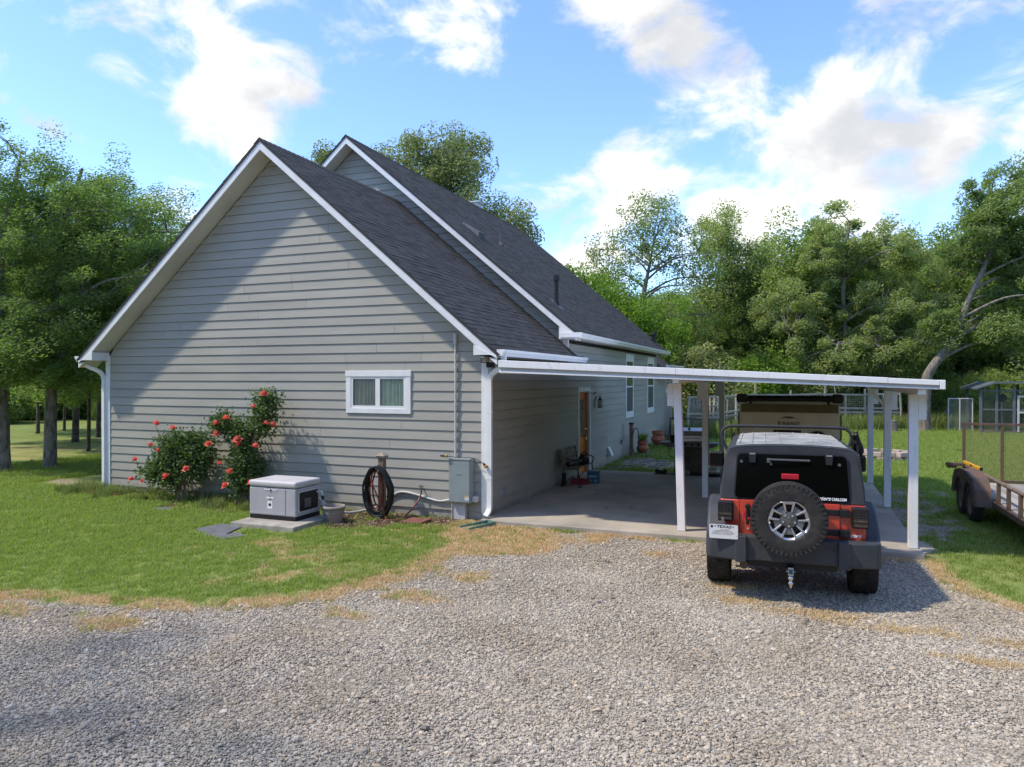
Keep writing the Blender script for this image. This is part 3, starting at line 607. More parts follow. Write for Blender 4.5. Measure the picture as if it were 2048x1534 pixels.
for a, b in ((xi0+.04, -2.265), (-2.165, xi1-.04)): MB().box((a, -.026, zi0+.045), (b, -.022, zi1-.045)).build('pane', M['winglass'], WIN)
# side windows
def side_window(y0, y1, z0, z1):
    w = empty('window', (0, 0, 0), parent=HOUSE)
    f = MB(); t = .10
    f.box((.0, y0-.01, z1-.24), (.045, y1+.01, z1)).box((.0, y0, z0), (.042, y1, z0+.20)).box((.0, y0, z0+.20), (.042, y0+t, z1-.24)).box((.0, y1-t, z0+.20), (.042, y1, z1-.24)).box((.0, y0+t, (z0+z1)/2-.05), (.038, y1-t, (z0+z1)/2)); f.build('frame', M['white'], w, bevel=.004)
    MB().box((.026, y0+t, z0+.20), (.030, y1-t, (z0+z1)/2-.05)).build('pane', M['winscreen'], w); MB().box((.026, y0+t, (z0+z1)/2), (.032, y1-t, z1-.24)).build('pane', M['winref'], w)
side_window(10.98, 12.12, 1.25, 3.30); side_window(14.52, 15.78, 1.25, 3.30); side_window(18.5, 19.7, 1.92, 2.92)
# orange door
D = empty('door', (0, 0, 0), parent=HOUSE)
MB().box((-.02, 5.60, .09), (.035, 5.70, 2.29)).box((-.02, 6.66, .09), (.035, 6.76, 2.29)).box((-.02, 5.70, 2.18), (.035, 6.66, 2.29)).build('casing', M['white'], D, bevel=.004)
MB().box((-.18, 5.68, .09), (-.02, 5.715, 2.18)).box((-.18, 6.645, .09), (-.02, 6.68, 2.18)).box((-.18, 5.715, 2.15), (-.02, 6.645, 2.18)).box((-.18, 5.715, .06), (.03, 6.645, .10)).build('jamb', M['doorframe'], D)
s = MB().box((-.145, 5.715, .10), (-.10, 6.645, 2.15)); D.location = (0, 0, 0)
s.box((-.10, 5.73, .11), (-.085, 5.87, 2.14)).box((-.10, 6.49, .11), (-.085, 6.63, 2.14)).box((-.10, 5.87, 2.0), (-.085, 6.49, 2.14)).box((-.10, 5.87, .11), (-.085, 6.49, .30)).box((-.10, 5.87, .82), (-.085, 6.49, .98)).box((-.10, 6.13, .30), (-.085, 6.23, .82))
s.build('door_leaf', M['orange'], D, bevel=.003)
MB().box((-.099, 5.90, 1.0), (-.090, 6.46, 1.97)).build('glass', M['doorglass'], D)
MB().tube([(-.085, 6.55, 1.10), (-.03, 6.55, 1.11), (-.03, 6.55, .92), (-.085, 6.55, .90)], .012, 8).blob((-.06, 6.55, 1.2), .03).build('handle', M['chrome'], D, smooth=True)
# downspouts
def downspout(pts, w, d, parent=HOUSE):
    b = MB()
    for i in range(len(pts)-1):
        p, q = Vector(pts[i]), Vector(pts[i+1]); dd = (q-p).normalized()*.006
        b.bar(p-dd, q+dd, w, d, (0, 1, 0))
    return b.build('downspout', M['gutter'], parent, bevel=.012)
def arc_pts(P, n=7):   # catmull through points
    P = [Vector(p) for p in P]; Q = [P[0]]+P+[P[-1]]; o = []
    for i in range(1, len(Q)-2):
        for k in range(n):
            t = k/n; a, b, c, d = Q[i-1], Q[i], Q[i+1], Q[i+2]
            o.append(.5*((2*b)+(c-a)*t+(2*a-5*b+4*c-d)*t*t+(3*b-a-3*c+d)*t**3))
    o.append(P[-1]); return o
def rect_sweep(pts, w, d, name, mat, parent, side=(0, 1, 0)):
    b = MB(); pts = [Vector(p) for p in pts]; m = len(pts); sd = Vector(side)
    for i, p in enumerate(pts):
        t = (pts[min(i+1, m-1)]-pts[max(i-1, 0)]).normalized(); nn = t.cross(sd).normalized(); s2 = nn.cross(t).normalized()
        for a, c in ((-1, -1), (1, -1), (1, 1), (-1, 1)): b.v.append(tuple(p+nn*a*w/2+s2*c*d/2))
    for i in range(m-1):
        for k in range(4): b.f.append((i*4+k, i*4+(k+1) % 4, i*4+4+(k+1) % 4, i*4+4+k))
    return b.build(name, mat, parent, smooth=True)
rect_sweep(arc_pts([(.44, -.30, 2.90), (.435, -.30, 2.80), (.36, -.22, 2.70), (.16, -.10, 2.60), (.082, -.065, 2.50), (.078, -.065, 2.3)])+[(.078, -.065, .42)]+arc_pts([(.078, -.065, .40), (.078, -.075, .25), (.07, -.12, .17), (.05, -.22, .11)]), .085, .065, 'downspout', M['gutter'], HOUSE)
MB().box((.032, -.10, 1.9), (.125, -.028, 1.93)).box((.032, -.10, .75), (.125, -.028, .78)).build('strap', M['gutter'], HOUSE)
rect_sweep(arc_pts([(-9.52, -.30, 2.89), (-9.52, -.30, 2.82), (-9.45, -.26, 2.76), (-9.30, -.14, 2.66), (-9.275, -.06, 2.52), (-9.275, -.055, 2.3)])+[(-9.275, -.055, .1)], .075, .06, 'downspout', M['gutter'], HOUSE)
# fittings fixed to the house
LN = empty('wall_lantern', (0, 0, 0), parent=HOUSE)
l = MB().cyl((.015, 7.32, 1.98), (.04, 7.32, 1.98), .07, .06, 12).tube(arc_pts([(.03, 7.32, 2.0), (.10, 7.32, 2.08), (.18, 7.32, 2.06), (.19, 7.32, 2.02)]), .012, 6)
l.cyl((.19, 7.32, 1.92), (.19, 7.32, 2.03), .10, .03, 8).blob((.19, 7.32, 2.07), .03).cyl((.19, 7.32, 1.63), (.19, 7.32, 1.66), .075, .085, 8)
for q in range(6):
    a = q*PI/3; l.tube([(.19+.075*math.cos(a), 7.32+.075*math.sin(a), 1.65), (.19+.105*math.cos(a), 7.32+.105*math.sin(a), 1.78), (.19+.085*math.cos(a), 7.32+.085*math.sin(a), 1.93)], .008, 5)
l.build('bracket', M['blackmetal'], LN); MB().lathe([(.06, 1.66), (.085, 1.78), (.07, 1.92)], (.19, 7.32, 0), n=12).build('glass', M['can'], LN, smooth=True); LN.scale = (.72, .72, .72); LN.location = (.004, 7.32*.28, 1.95*.28)
MB().cyl((.015, 6.86, 2.17), (.05, 6.86, 2.17), .05, .05, 12).blob((.09, 6.86, 2.15), .055, 12, 8).build('security_camera', M['white'], HOUSE, smooth=True)
MB().cyl((.13, 6.83, 2.14), (.147, 6.825, 2.137), .03, .03, 10).build('camera_lens', M['black'], HOUSE)
MB().hexa([(.0, 8.58, .30), (.16, 8.58, .30), (.16, 8.84, .30), (0, 8.84, .30), (0, 8.58, .54), (.05, 8.58, .54), (.05, 8.84, .54), (0, 8.84, .54)]).build('vent_hood', M['white'], HOUSE, bevel=.008)
MB().cyl((.0, 10.1, .56), (.10, 10.1, .56), .014, .014, 8).cyl((.09, 10.1, .58), (.09, 10.1, .47), .018, .014, 8).cyl((.07, 10.1, .60), (.13, 10.1, .62), .03, .03, 8).build('spigot', M['gunmetal'], HOUSE)
MB().box((.012, .70, .33), (.045, .80, .47)).build('outlet_cover', M['greybox'], HOUSE, bevel=.006)
FL = empty('flood_light', (0, 0, 0), parent=HOUSE)
MB().box((.05, -.16, 2.70), (.16, -.02, 2.80)).cyl((.10, -.12, 2.80), (.10, -.12, 2.895), .03, .03, 10).build('mount', M['black'], FL, bevel=.006)
for q, (dx, rz) in enumerate(((-.07, .5), (.08, 0), (.22, -.4))):
    h = empty('lamp_head', (.10+dx, -.20, 2.82), rz, parent=FL); MB().box((-.055, -.035, -.04), (.055, .05, .045)).build('shell', M['black'], h, bevel=.008); MB().box((-.045, -.042, -.03), (.045, -.036, .035)).build('lens', M['smear'], h)
sp_ = MB().cyl((-1.26, -.0, .50), (-1.26, -.10, .50), .014, .014, 8).cyl((-1.26, -.09, .53), (-1.26, -.10, .41), .02, .016, 8)
for q in range(6): sp_.blob((-1.26+.035*math.cos(q*PI/3), -.10, .555+.012*math.sin(q*PI/3)), (.016, .012, .012), 6, 4)
sp_.build('spigot', M['gunmetal'], HOUSE)
# ------------------------------------------------------------------ carport
CP = empty('carport', (0, 0, 0), label='white flat carport roof on white posts attached to the house side', cat='carport')
cz = lambda x: 2.73-.046*(x-.45)
fa = MB()
def cband(y0, y1, za, zb, xa=.42, xb=6.86):   # band following the roof fall along x
    x0, x1 = xa, xb; q0, q = [1-.38*(v_-.42)/6.44 for v_ in (xa, xb)]
    return MB().hexa([(x0, y0, cz(x0)+za*q0), (x1, y0, cz(x1)+za*q), (x1, y1, cz(x1)+za*q), (x0, y1, cz(x0)+za*q0), (x0, y0, cz(x0)+zb*q0), (x1, y0, cz(x1)+zb*q), (x1, y1, cz(x1)+zb*q), (x0, y1, cz(x0)+zb*q0)])
for xa_, xb_, dz_ in ((.42, 3.352, 0), (3.356, 6.24, .002), (6.244, 6.86, -.004)): cband(-.50, -.44, -.035, .085+dz_, xa_, xb_).build('front_fascia', M['wpost'], CP, bevel=.006)
cband(-.462, -.43, -.09, -.036).build('fascia_lip', M['greylight'], CP); cband(-.475, -.42, -.125, -.091).build('fascia_flange', M['wpost'], CP, bevel=.004)
for y in np.arange(-.43, 7.55, .305):   # roof pans
    p = cband(y, y+.302, .0, .012); p2 = cband(y, y+.02, .012, .055); p.add(p2.v, p2.f); p.build('roof_pan', M['wpost'], CP)
for xa in (3.34, 6.66):
    MB().box((xa-.05, -.42, cz(xa)-.16), (xa+.05, 7.6, cz(xa)-.004)).build('beam', M['wpost'], CP, bevel=.006)
MB().box((.43, -.42, cz(.47)-.14), (.47, 7.6, cz(.47)-.004)).build('ledger', M['wpost'], CP)
MB().hexa([(6.862, -.50, cz(6.86)-.075), (6.93, -.50, cz(6.95)-.075), (6.93, 7.6, cz(6.95)-.075), (6.862, 7.6, cz(6.86)-.075), (6.862, -.5, cz(6.86)+.052), (6.93, -.5, cz(6.95)+.055), (6.93, 7.6, cz(6.95)+.055), (6.862, 7.6, cz(6.86)+.052)]).build('side_gutter', M['wpost'], CP, bevel=.008)
for (px_, py_, lean) in ((3.37, .05, -.075), (3.34, 3.5, 0), (3.34, 7.02, 0), (6.62, .06, 0), (6.67, 3.65, 0), (6.67, 7.0, 0)):
    t = cz(px_)-.165; w = .06
    MB().hexa([(px_-w, py_-w, .085), (px_+w, py_-w, .085), (px_+w, py_+w, .085), (px_-w, py_+w, .085), (px_-w+lean, py_-w, t), (px_+w+lean, py_-w, t), (px_+w+lean, py_+w, t), (px_-w+lean, py_+w, t)]).build('post', M['wpost'], CP, bevel=.005)
    MB().box((px_-w*.8, py_-w*.8, .075), (px_+w*.8, py_+w*.8, .092)).build('post_base', M['gunmetal'], CP)
    s_ = 1 if px_ > 5 else -1
    MB().box((px_+lean*.9+s_*(w+.002), py_-.055, t-.36), (px_+lean*.9+s_*(w+.10), py_+.05, t-.0)).build('bracket_board', M['wpost'], CP, bevel=.004)
MB().bar((6.30, 3.65, cz(6.3)-.08), (6.60, 3.65, 2.02), .05, .05).build('brace', M['wpost'], CP)
# ------------------------------------------------------------------ off-road car
J = empty('offroad_car', (4.98, -2.3, 0), R(2.5), 'red four wheel drive car with dark hardtop and rear spare wheel', 'car')
def arch(cy, cz_, r, a0, a1, n=12): return [(cy+r*math.cos(R(a0+(a1-a0)*i/n)), cz_+r*math.sin(R(a0+(a1-a0)*i/n))) for i in range(n+1)]
prof = [(-.70, .64), (-.62, .56)]+[(y, z) for y, z in arch(0, .40, .52, 165, 15)]+[(.62, .50), (1.95, .50), (1.95, 1.10), (1.70, 1.13), (-.70, 1.13)]
MB().prism(prof, 'x', -.76, .76).build('body', M['jeepred'], J, bevel=.02, smooth=True)
hood = MB().hexa([(-.66, 1.9, .55), (.66, 1.9, .55), (.56, 3.42, .60), (-.56, 3.42, .60), (-.64, 1.9, 1.12), (.64, 1.9, 1.12), (.55, 3.40, 1.05), (-.55, 3.40, 1.05)]); hood.build('hood', M['jeepred'], J, bevel=.03)
MB().box((-.58, 3.40, .58), (.58, 3.47, 1.04)).build('grille', M['jeepred'], J, bevel=.02)
for q in range(7): MB().box((-.27+q*.09-.022, 3.471, .68), (-.27+q*.09+.022, 3.476, .98)).build('grille_slot', M['black'], J)
for s in (-1, 1): MB().cyl((s*.44, 3.45, .84), (s*.44, 3.50, .84), .09, .09, 16).build('headlight', M['can'], J)
MB().box((-.80, 3.52, .48), (.80, 3.68, .70)).build('front_bumper', M['flare'], J, bevel=.02)
TG = MB().prism([(-.545, .70), (.50, .70), (.50, 1.125), (-.545, 1.125)], 'y', -.716, -.701).build('tailgate', M['jeepred'], J, bevel=.006)
MB().box((-.551, -.7015, .69), (-.5455, -.7005, 1.13)).build('panel_gap', M['black'], J); MB().box((.5005, -.7015, .69), (.506, -.7005, 1.13)).build('panel_gap', M['black'], J)
# hardtop
sec = [(.762, 1.132), (.752, 1.30), (.715, 1.60), (.70, 1.665), (.665, 1.70), (.60, 1.722), (.45, 1.737), (.22, 1.747), (0, 1.75)]
sec = sec+[(-x, z) for x, z in sec[-2::-1]]
yr = lambda z: -.70+(z-1.13)*.15; yf = lambda z: 1.78-(z-1.13)*.55
h = MB(); n = len(sec)
for off, sx, dz in ((0, .975, -.018), (.012, .992, -.006), (.04, 1, 0)):
    for x, z in sec: h.v.append((x*sx, yr(z)+off+(.02 if z > 1.69 else 0)*(1 if off < .01 else .3), 1.132+(z-1.132)*(1+dz/.6)))
for x, z in sec: h.v.append((x, yf(z), z))
for r_ in range(3):
    for i in range(n-1): h.f.append((r_*n+i, r_*n+i+1, (r_+1)*n+i+1, (r_+1)*n+i))
h.f.append(tuple(range(n))[::-1]); h.f.append(tuple(range(3*n, 4*n)))
h.build('hardtop', M['hardtop'], J, smooth=True)
rp = MB(); top = [(x, z) for x, z in sec if abs(x) <= .61]; m_ = len(top)   # roof skin: dust, with sky reflection lightened into its colour
for y in (-.50, .42): 
    for x, z in top: rp.v.append((x, y, z+.004))
for i in range(m_-1): rp.f.append((i, i+1, m_+i+1, m_+i))
rp.build('roof_panel', M['dustskyroof'], J, smooth=True)
rp = MB()
for y in (.435, 1.40):
    for x, z in top: rp.v.append((x*(1 if y < 1 else .985), y, z+.004))
for i in range(m_-1): rp.f.append((i, i+1, m_+i+1, m_+i))
rp.build('roof_panel', M['dustskyroof'], J, smooth=True)
zr = lambda x: float(np.interp(abs(x), [p[0] for p in sec[8::-1]], [p[1] for p in sec[8::-1]]))
for x in (-.56, -.42, -.27, -.10, .10, .27, .42, .56):
    for y0, y1 in ((-.48, .40), (.46, 1.36)):
        MB().hexa([(x-.012, y0, zr(x)), (x+.012, y0, zr(x)), (x+.012, y1, zr(x)), (x-.012, y1, zr(x)), (x-.006, y0+.02, zr(x)+.014), (x+.006, y0+.02, zr(x)+.014), (x+.006, y1-.02, zr(x)+.014), (x-.006, y1-.02, zr(x)+.014)]).build('roof_rib', M['dustskyroof'], J)
MB().box((-.61, .42, zr(.6)-.02), (.61, .435, zr(.6)+.012)).build('roof_seam', M['black'], J)
def rrect(x0, x1, z0, z1, r, n=5, xt=0):
    p = []
    for cx, cz2, a in ((x1-r, z0+r, -90), (x1-r, z1-r, 0), (x0+r, z1-r, 90), (x0+r, z0+r, 180)):
        for i in range(n+1): p.append((cx+r*math.cos(R(a+90*i/n)), cz2+r*math.sin(R(a+90*i/n))))
    return [(x*(1-xt*(z-z0)/(z1-z0)), z) for x, z in p]
def rear_panel(name, poly, off, th, mat, bev=0):
    k = len(poly); b = MB()
    for o in (off, off+th):
        for x, z in poly: b.v.append((x, yr(z)-o, z))
    b.f = [tuple(range(k)), tuple(range(k, 2*k))[::-1]]+[(i, (i+1) % k, k+(i+1) % k, k+i) for i in range(k)]
    return b.build(name, M[mat], J, bevel=bev)
rear_panel('glass_seal', rrect(-.615, .615, 1.138, 1.655, .05, xt=.055), .0, .006, 'black')
GL = rear_panel('rear_window', rrect(-.60, .60, 1.15, 1.643, .045, xt=.055), .006, .008, 'glass')
for s in (-1, 1):
    MB().hexa([(s*.752+s*.002, -.30, 1.20), (s*.752+s*.002, .55, 1.20), (s*.72, .52, 1.58), (s*.72, -.22, 1.58), (s*.762, -.30, 1.20), (s*.762, .55, 1.20), (s*.73, .52, 1.58), (s*.73, -.22, 1.58)]).build('side_window', M['glass'], J)
    MB().hexa([(s*.752+s*.002, .68, 1.18), (s*.752+s*.002, 1.60, 1.18), (s*.72, 1.42, 1.60), (s*.72, .68, 1.60), (s*.762, .68, 1.18), (s*.762, 1.60, 1.18), (s*.73, 1.42, 1.60), (s*.73, .68, 1.60)]).build('side_window', M['glass'], J)
    # fender flares
    for cy in (0, 2.95):
        o_ = arch(cy, .40, .66, 176, 4, 14); i_ = arch(cy, .40, .53, 4, 176, 14)
        b = MB().prism(o_+i_, 'x', s*.752, s*.925) if cy == 0 else MB().prism(o_+i_, 'x', s*.58, s*.925)
        b.build('fender_flare', M['flare'], J, bevel=.035, smooth=True, seg=3)
    # tail light
    TLp = empty('tail_light', (s*.70, -.70, .995), 0, parent=J)
    MB().box((-.085, -.075, -.115), (.085, .0, .115)).build('housing', M['black'], TLp, bevel=.018)
    MB().box((-.066, -.082, -.095), (.066, -.076, .095)).build('lens', M['smokelens'], TLp)
    g_ = MB()
    for q in range(5): g_.box((-.068+q*.034-.004, -.088, -.0), (-.068+q*.034+.004, -.0825, .095))
    for z in (-.095, -.045, .005, .035, .065, .092): g_.box((-.07, -.089, z-.005), (.07, -.0826, z+.005))
    g_.build('guard', M['black'], TLp)
    # mirror
    MI = empty('mirror', (s*.93, 1.55, 1.35), 0, parent=J)
    MB().box((-.11, -.05, -.12), (.11, .07, .10)).build('shell', M['black'], MI, bevel=.03, seg=3); MB().bar((-s*.10, .0, -.08), (-s*.22, .02, -.16), .04, .05).build('arm', M['black'], MI); MB().box((-.085, -.055, -.09), (.085, -.051, .075)).build('mirror_glass', M['glass'], MI)
    # exhaust side / frame horns
    MB().box((s*.42-.05, -.60, .40), (s*.42+.05, 3.3, .52)).build('frame_rail', M['black'], J)
BP = MB().prism([(-.90, -.42), (-.90, -.78), (-.86, -.84), (-.60, -.90), (-.47, -.90), (-.47, -.86), (.47, -.86), (.47, -.90), (.60, -.90), (.86, -.84), (.90, -.78), (.90, -.42), (.78, -.42), (.78, -.62), (-.78, -.62), (-.78, -.42)], 'z', .47, .745)
BP.build('rear_bumper', M['flare'], J, bevel=.018, smooth=True)
for s in (-1, 1): MB().box((s*.53-.062, -.915, .455), (s*.53+.062, -.84, .75)).build('bumper_step', M['flare'], J, bevel=.012)
MB().box((-.46, -.80, .40), (.46, -.62, .48)).build('bumper_valance', M['black'], J)
# hinges, handle, lamp, wiper, plate
for z in (1.035, .815):
    MB().box((.30, -.735, z-.034), (.49, -.717, z+.034)).box((.49, -.76, z-.042), (.60, -.702, z+.042)).build('tailgate_hinge', M['black'], J, bevel=.008)
MB().cyl((-.455, -.717, .955), (-.455, -.724, .955), .052, .052, 18).build('handle_recess', M['redprint'], J); MB().box((-.478, -.76, .85), (-.445, -.735, 1.06)).cyl((-.461, -.717, 1.055), (-.461, -.765, 1.055), .03, .028, 14).build('tailgate_handle', M['black'], J, bevel=.008); MB().cyl((-.455, -.717, .80), (-.455, -.722, .80), .014, .014, 12).build('lock', M['chrome'], J)
for x in (-.41, .395):
    z0, z1 = 1.545, 1.665
    b = MB()
    b.hexa([(x-.032, yr(z0)-.035, z0), (x+.032, yr(z0)-.035, z0), (x+.032, yr(z0)-.012, z0), (x-.032, yr(z0)-.012, z0), (x-.045, yr(z1)-.035, z1), (x+.045, yr(z1)-.035, z1), (x+.045, yr(z1)-.004, z1), (x-.045, yr(z1)-.004, z1)])
    b.build('window_hinge', M['black'], J, bevel=.006); MB().box((x-.03, yr(1.65)-.042, 1.640), (x+.03, yr(1.65)-.037, 1.656)).build('hinge_badge', M['alloy'], J)
for x, z in ((-.53, 1.555), (.50, 1.55), (-.21, 1.535)): MB().cyl((x, yr(z)-.014, z), (x, yr(z)-.024, z), .018, .015, 12).build('glass_stud', M['gunmetal'], J)
MB().bar((-.24, yr(1.585)-.05, 1.590), (.20, yr(1.58)-.035, 1.588), .02, .022).box((-.255, yr(1.58)-.055, 1.55), (-.215, yr(1.58)-.012, 1.60)).build('wiper', M['gunmetal'], J, bevel=.006)
MB().box((-.105, -.86, 1.395), (.075, -.82, 1.455)).build('brake_light', M['redlens'], J, bevel=.008); MB().box((-.04, -.83, 1.0), (.01, -.78, 1.40)).build('brake_light_stalk', M['black'], J)
PLT = empty('number_plate', (-.715, -.905, .785), 0, parent=J)
PLT.rotation_euler = (R(-8), 0, 0)
MB().prism(rrect(-.155, .155, -.078, .078, .014), 'y', -.003, .0).build('plate', M['plate'], PLT); text_obj('TEXAS', .043, M['ink'], PLT, (.005, -.0035, .052), (PI/2, 0, 0), bold=.0012, xs=1.25)
MB().box((-.14, -.0045, .038), (-.115, -.0035, .066)).build('plate_mark', M['ink'], PLT); text_obj('*', .05, M['ink'], PLT, (-.092, -.004, .045), (PI/2, 0, 0)); text_obj('*', .05, M['ink'], PLT, (.10, -.004, .045), (PI/2, 0, 0))
MB().prism([(-.13, -.03), (-.06, -.035), (.09, -.034), (.12, -.01), (.05, .03), (-.02, .022), (-.11, .004)], 'y', -.0045, -.0035).build('plate_smudge', M['smear'], PLT)
MB().box((-.05, .002, .06), (.02, .09, .11)).box((-.025, .0, .075), (.01, .06, .16)).build('plate_lamp', M['gunmetal'], PLT, bevel=.006)
text_obj('Peters', .062, M['wprint'], J, (.63, -.7025, .79), (PI/2, 0, 0), 'lettering', shear=.35, bold=.0012); text_obj('Peters', .062, M['wprint'], J, (.325, yr(1.18)-.0165, 1.182), (PI/2-.15, 0, 0), 'lettering', shear=.35, bold=.001); text_obj('CARS.COM', .042, M['wprint'], J, (.492, yr(1.18)-.0165, 1.176), (PI/2-.15, 0, 0), 'lettering', bold=.0014, xs=.72)
# wheels
def tyre_mesh(r, w, ri):
    hw = w/2
    return MB().lathe([(ri, -hw*.80), (ri+.012, -hw*.92), (ri+(r-ri)*.45, -hw), (r-.045, -hw*.97), (r-.014, -hw*.86), (r-.007, -hw*.5), (r-.007, 0), (r-.007, hw*.5), (r-.014, hw*.86), (r-.045, hw*.97), (ri+(r-ri)*.45, hw), (ri+.012, hw*.92), (ri, hw*.80)], axis='y', n=48).mesh('tyre', M['rubber'], True)
def tread_mesh(r, w):
    b = MB(); rg = random.Random(5); nb = 46; hw = w/2
    for k in range(nb):
        a = 2*PI*k/nb
        for q, (c, ww, sh) in enumerate(((-.80, .30, 0), (-.30, .36, .5), (.22, .36, .1), (.76, .30, .55))):
            aa = a+sh*2*PI/nb; da = 2*PI/nb*.43; y0, y1 = hw*(c-ww/2), hw*(c+ww/2); rr = r+.001 if abs(c) < .5 else r-.005
            P = []
            for rad in (r-.022, rr):
                for an, yy in ((aa-da, y0), (aa+da, y0), (aa+da*1.1, y1), (aa-da*.8, y1)): P.append((rad*math.cos(an), yy, rad*math.sin(an)))
            b.hexa(P)
        for s in (-1, 1):   # shoulder lugs
            P = []
            for yy in (s*hw*.86, s*hw*1.0):
                for an, rad in ((a-.045, r-.070 if k % 2 else r-.048), (a+.045, r-.070 if k % 2 else r-.048), (a+.045, r-.012), (a-.045, r-.012)): P.append((rad*math.cos(an), yy, rad*math.sin(an)))
            b.hexa(P)
    return b.mesh('tread', M['rubber'])
TY = tyre_mesh(.415, .265, .225); TR = tread_mesh(.415, .265)
def rim(parent):     # face towards -y
    MB().lathe([(.230, -.115), (.232, -.105), (.222, -.10), (.205, -.085), (.198, .05), (.20, .10)], axis='y', n=48).build('rim_barrel', M['alloy'], parent, smooth=True)
    MB().lathe([(.0, -.030), (.205, -.030)], axis='y', n=32).build('rim_back', M['black'], parent)
    MB().lathe([(.0, -.112), (.03, -.112), (.036, -.104), (.085, -.096), (.098, -.07), (.10, -.035)], axis='y', n=30).build('hub', M['gunmetal'], parent, smooth=True)
    for k in range(5):
        a = PI/2+k*2*PI/5; e1 = Vector((math.cos(a), 0, math.sin(a))); e2 = Vector((-math.sin(a), 0, math.cos(a)))
        P = lambda u, v, y: tuple(e1*u+e2*v+Vector((0, y, 0)))
        b = MB()
        for s in (-1, 1):
            b.hexa([P(.09, s*.022, -.05), P(.09, s*.040, -.05), P(.212, s*.072, -.05), P(.212, s*.042, -.05), P(.09, s*.022, -.100), P(.09, s*.040, -.098), P(.212, s*.072, -.114), P(.212, s*.042, -.114)])
        b.hexa([P(.178, -.052, -.05), P(.178, .052, -.05), P(.214, .060, -.05), P(.214, -.060, -.05), P(.178, -.052, -.102), P(.178, .052, -.102), P(.214, .060, -.112), P(.214, -.060, -.112)])
        b.build('spoke', M['alloy'], parent, bevel=.006)
        a2 = a+PI/5; MB().hexa([tuple(Vector((math.cos(a2+dd)*rr, yy, math.sin(a2+dd)*rr))) for yy in (-.04, -.090) for dd, rr in ((-.30, .085), (.30, .085), (.36, .178), (-.36, .178))]).build('rim_web', M['webgrey'], parent, bevel=.006)
        MB().cyl((.065*math.cos(a2), -.095, .065*math.sin(a2)), (.065*math.cos(a2), -.118, .065*math.sin(a2)), .013, .011, 8).build('lug_nut', M['chrome'], parent)
SPW = empty('spare_wheel', (-.035, -.965, .985), 0, parent=J)
link('tyre', TY, SPW); link('tread', TR, SPW); rim(SPW); SPW.scale = (.95, 1, .95); MB().cyl((0, .0, 0), (0, .26, 0), .09, .09, 12).build('spare_carrier', M['black'], J, loc=(-.01, -.965, .955))
MB().cyl((-.445, -.80, .93), (-.445, -.83, .928), .014, .01, 8).build('safety_cap', M['redlens'], J)
for s in (-1, 1):
    for cy in (0, 2.95):
        w = empty('wheel', (s*.80, cy, .415), -s*PI/2 if False else (PI/2 if s > 0 else -PI/2), parent=J); link('tyre', TY, w); link('tread', TR, w); rim(w)
MB().cyl((-.72, 0, .415), (.72, 0, .415), .05, .05, 10).blob((0, 0, .415), (.16, .15, .14), 12, 8).cyl((-.72, 2.95, .415), (.72, 2.95, .415), .05, .05, 10).build('axle', M['black'], J, smooth=True)
MB().cyl((-.50, -.80, .40), (-.50, -.35, .42), .045, .045, 12).build('exhaust', M['rust'], J); MB().cyl((.30, -.62, .47), (.52, -.60, .47), .09, .09, 14).build('muffler', M['rust'], J, smooth=True)
HT = empty('tow_hitch', (-.01, -.90, .40), 0, parent=J)
MB().box((-.035, -.01, -.03), (.035, .30, .04)).build('receiver', M['black'], HT); MB().box((-.028, -.05, -.045), (.028, -.012, .045)).box((-.05, -.03, -.005), (.05, -.02, .005)).build('drawbar', M['alloy'], HT, bevel=.004)
MB().box((-.02, -.0525, -.022), (.02, -.0505, .03)).build('hitch_label', M['bluebox'], HT); MB().blob((0, -.035, -.07), .03, 14, 10).cyl((0, -.035, -.14), (0, -.035, -.09), .018, .018, 10).blob((0, -.035, -.125), .028, 12, 8).cyl((0, -.035, -.175), (0, -.035, -.14), .012, .02, 8).build('tow_ball', M['chrome'], HT, smooth=True)
hp = [(-.74, 1.50, 1.42), (-.83, 1.50, 1.60), (-.85, 1.51, 1.72), (-.80, 1.52, 1.80), (-.66, 1.52, 1.825), (0, 1.52, 1.83)]
MB().tube(arc_pts(hp+[(-x, y, z) for x, y, z in hp[-2::-1]]), .022, 8).build('roof_hoop', M['hardtop'], J, smooth=True)
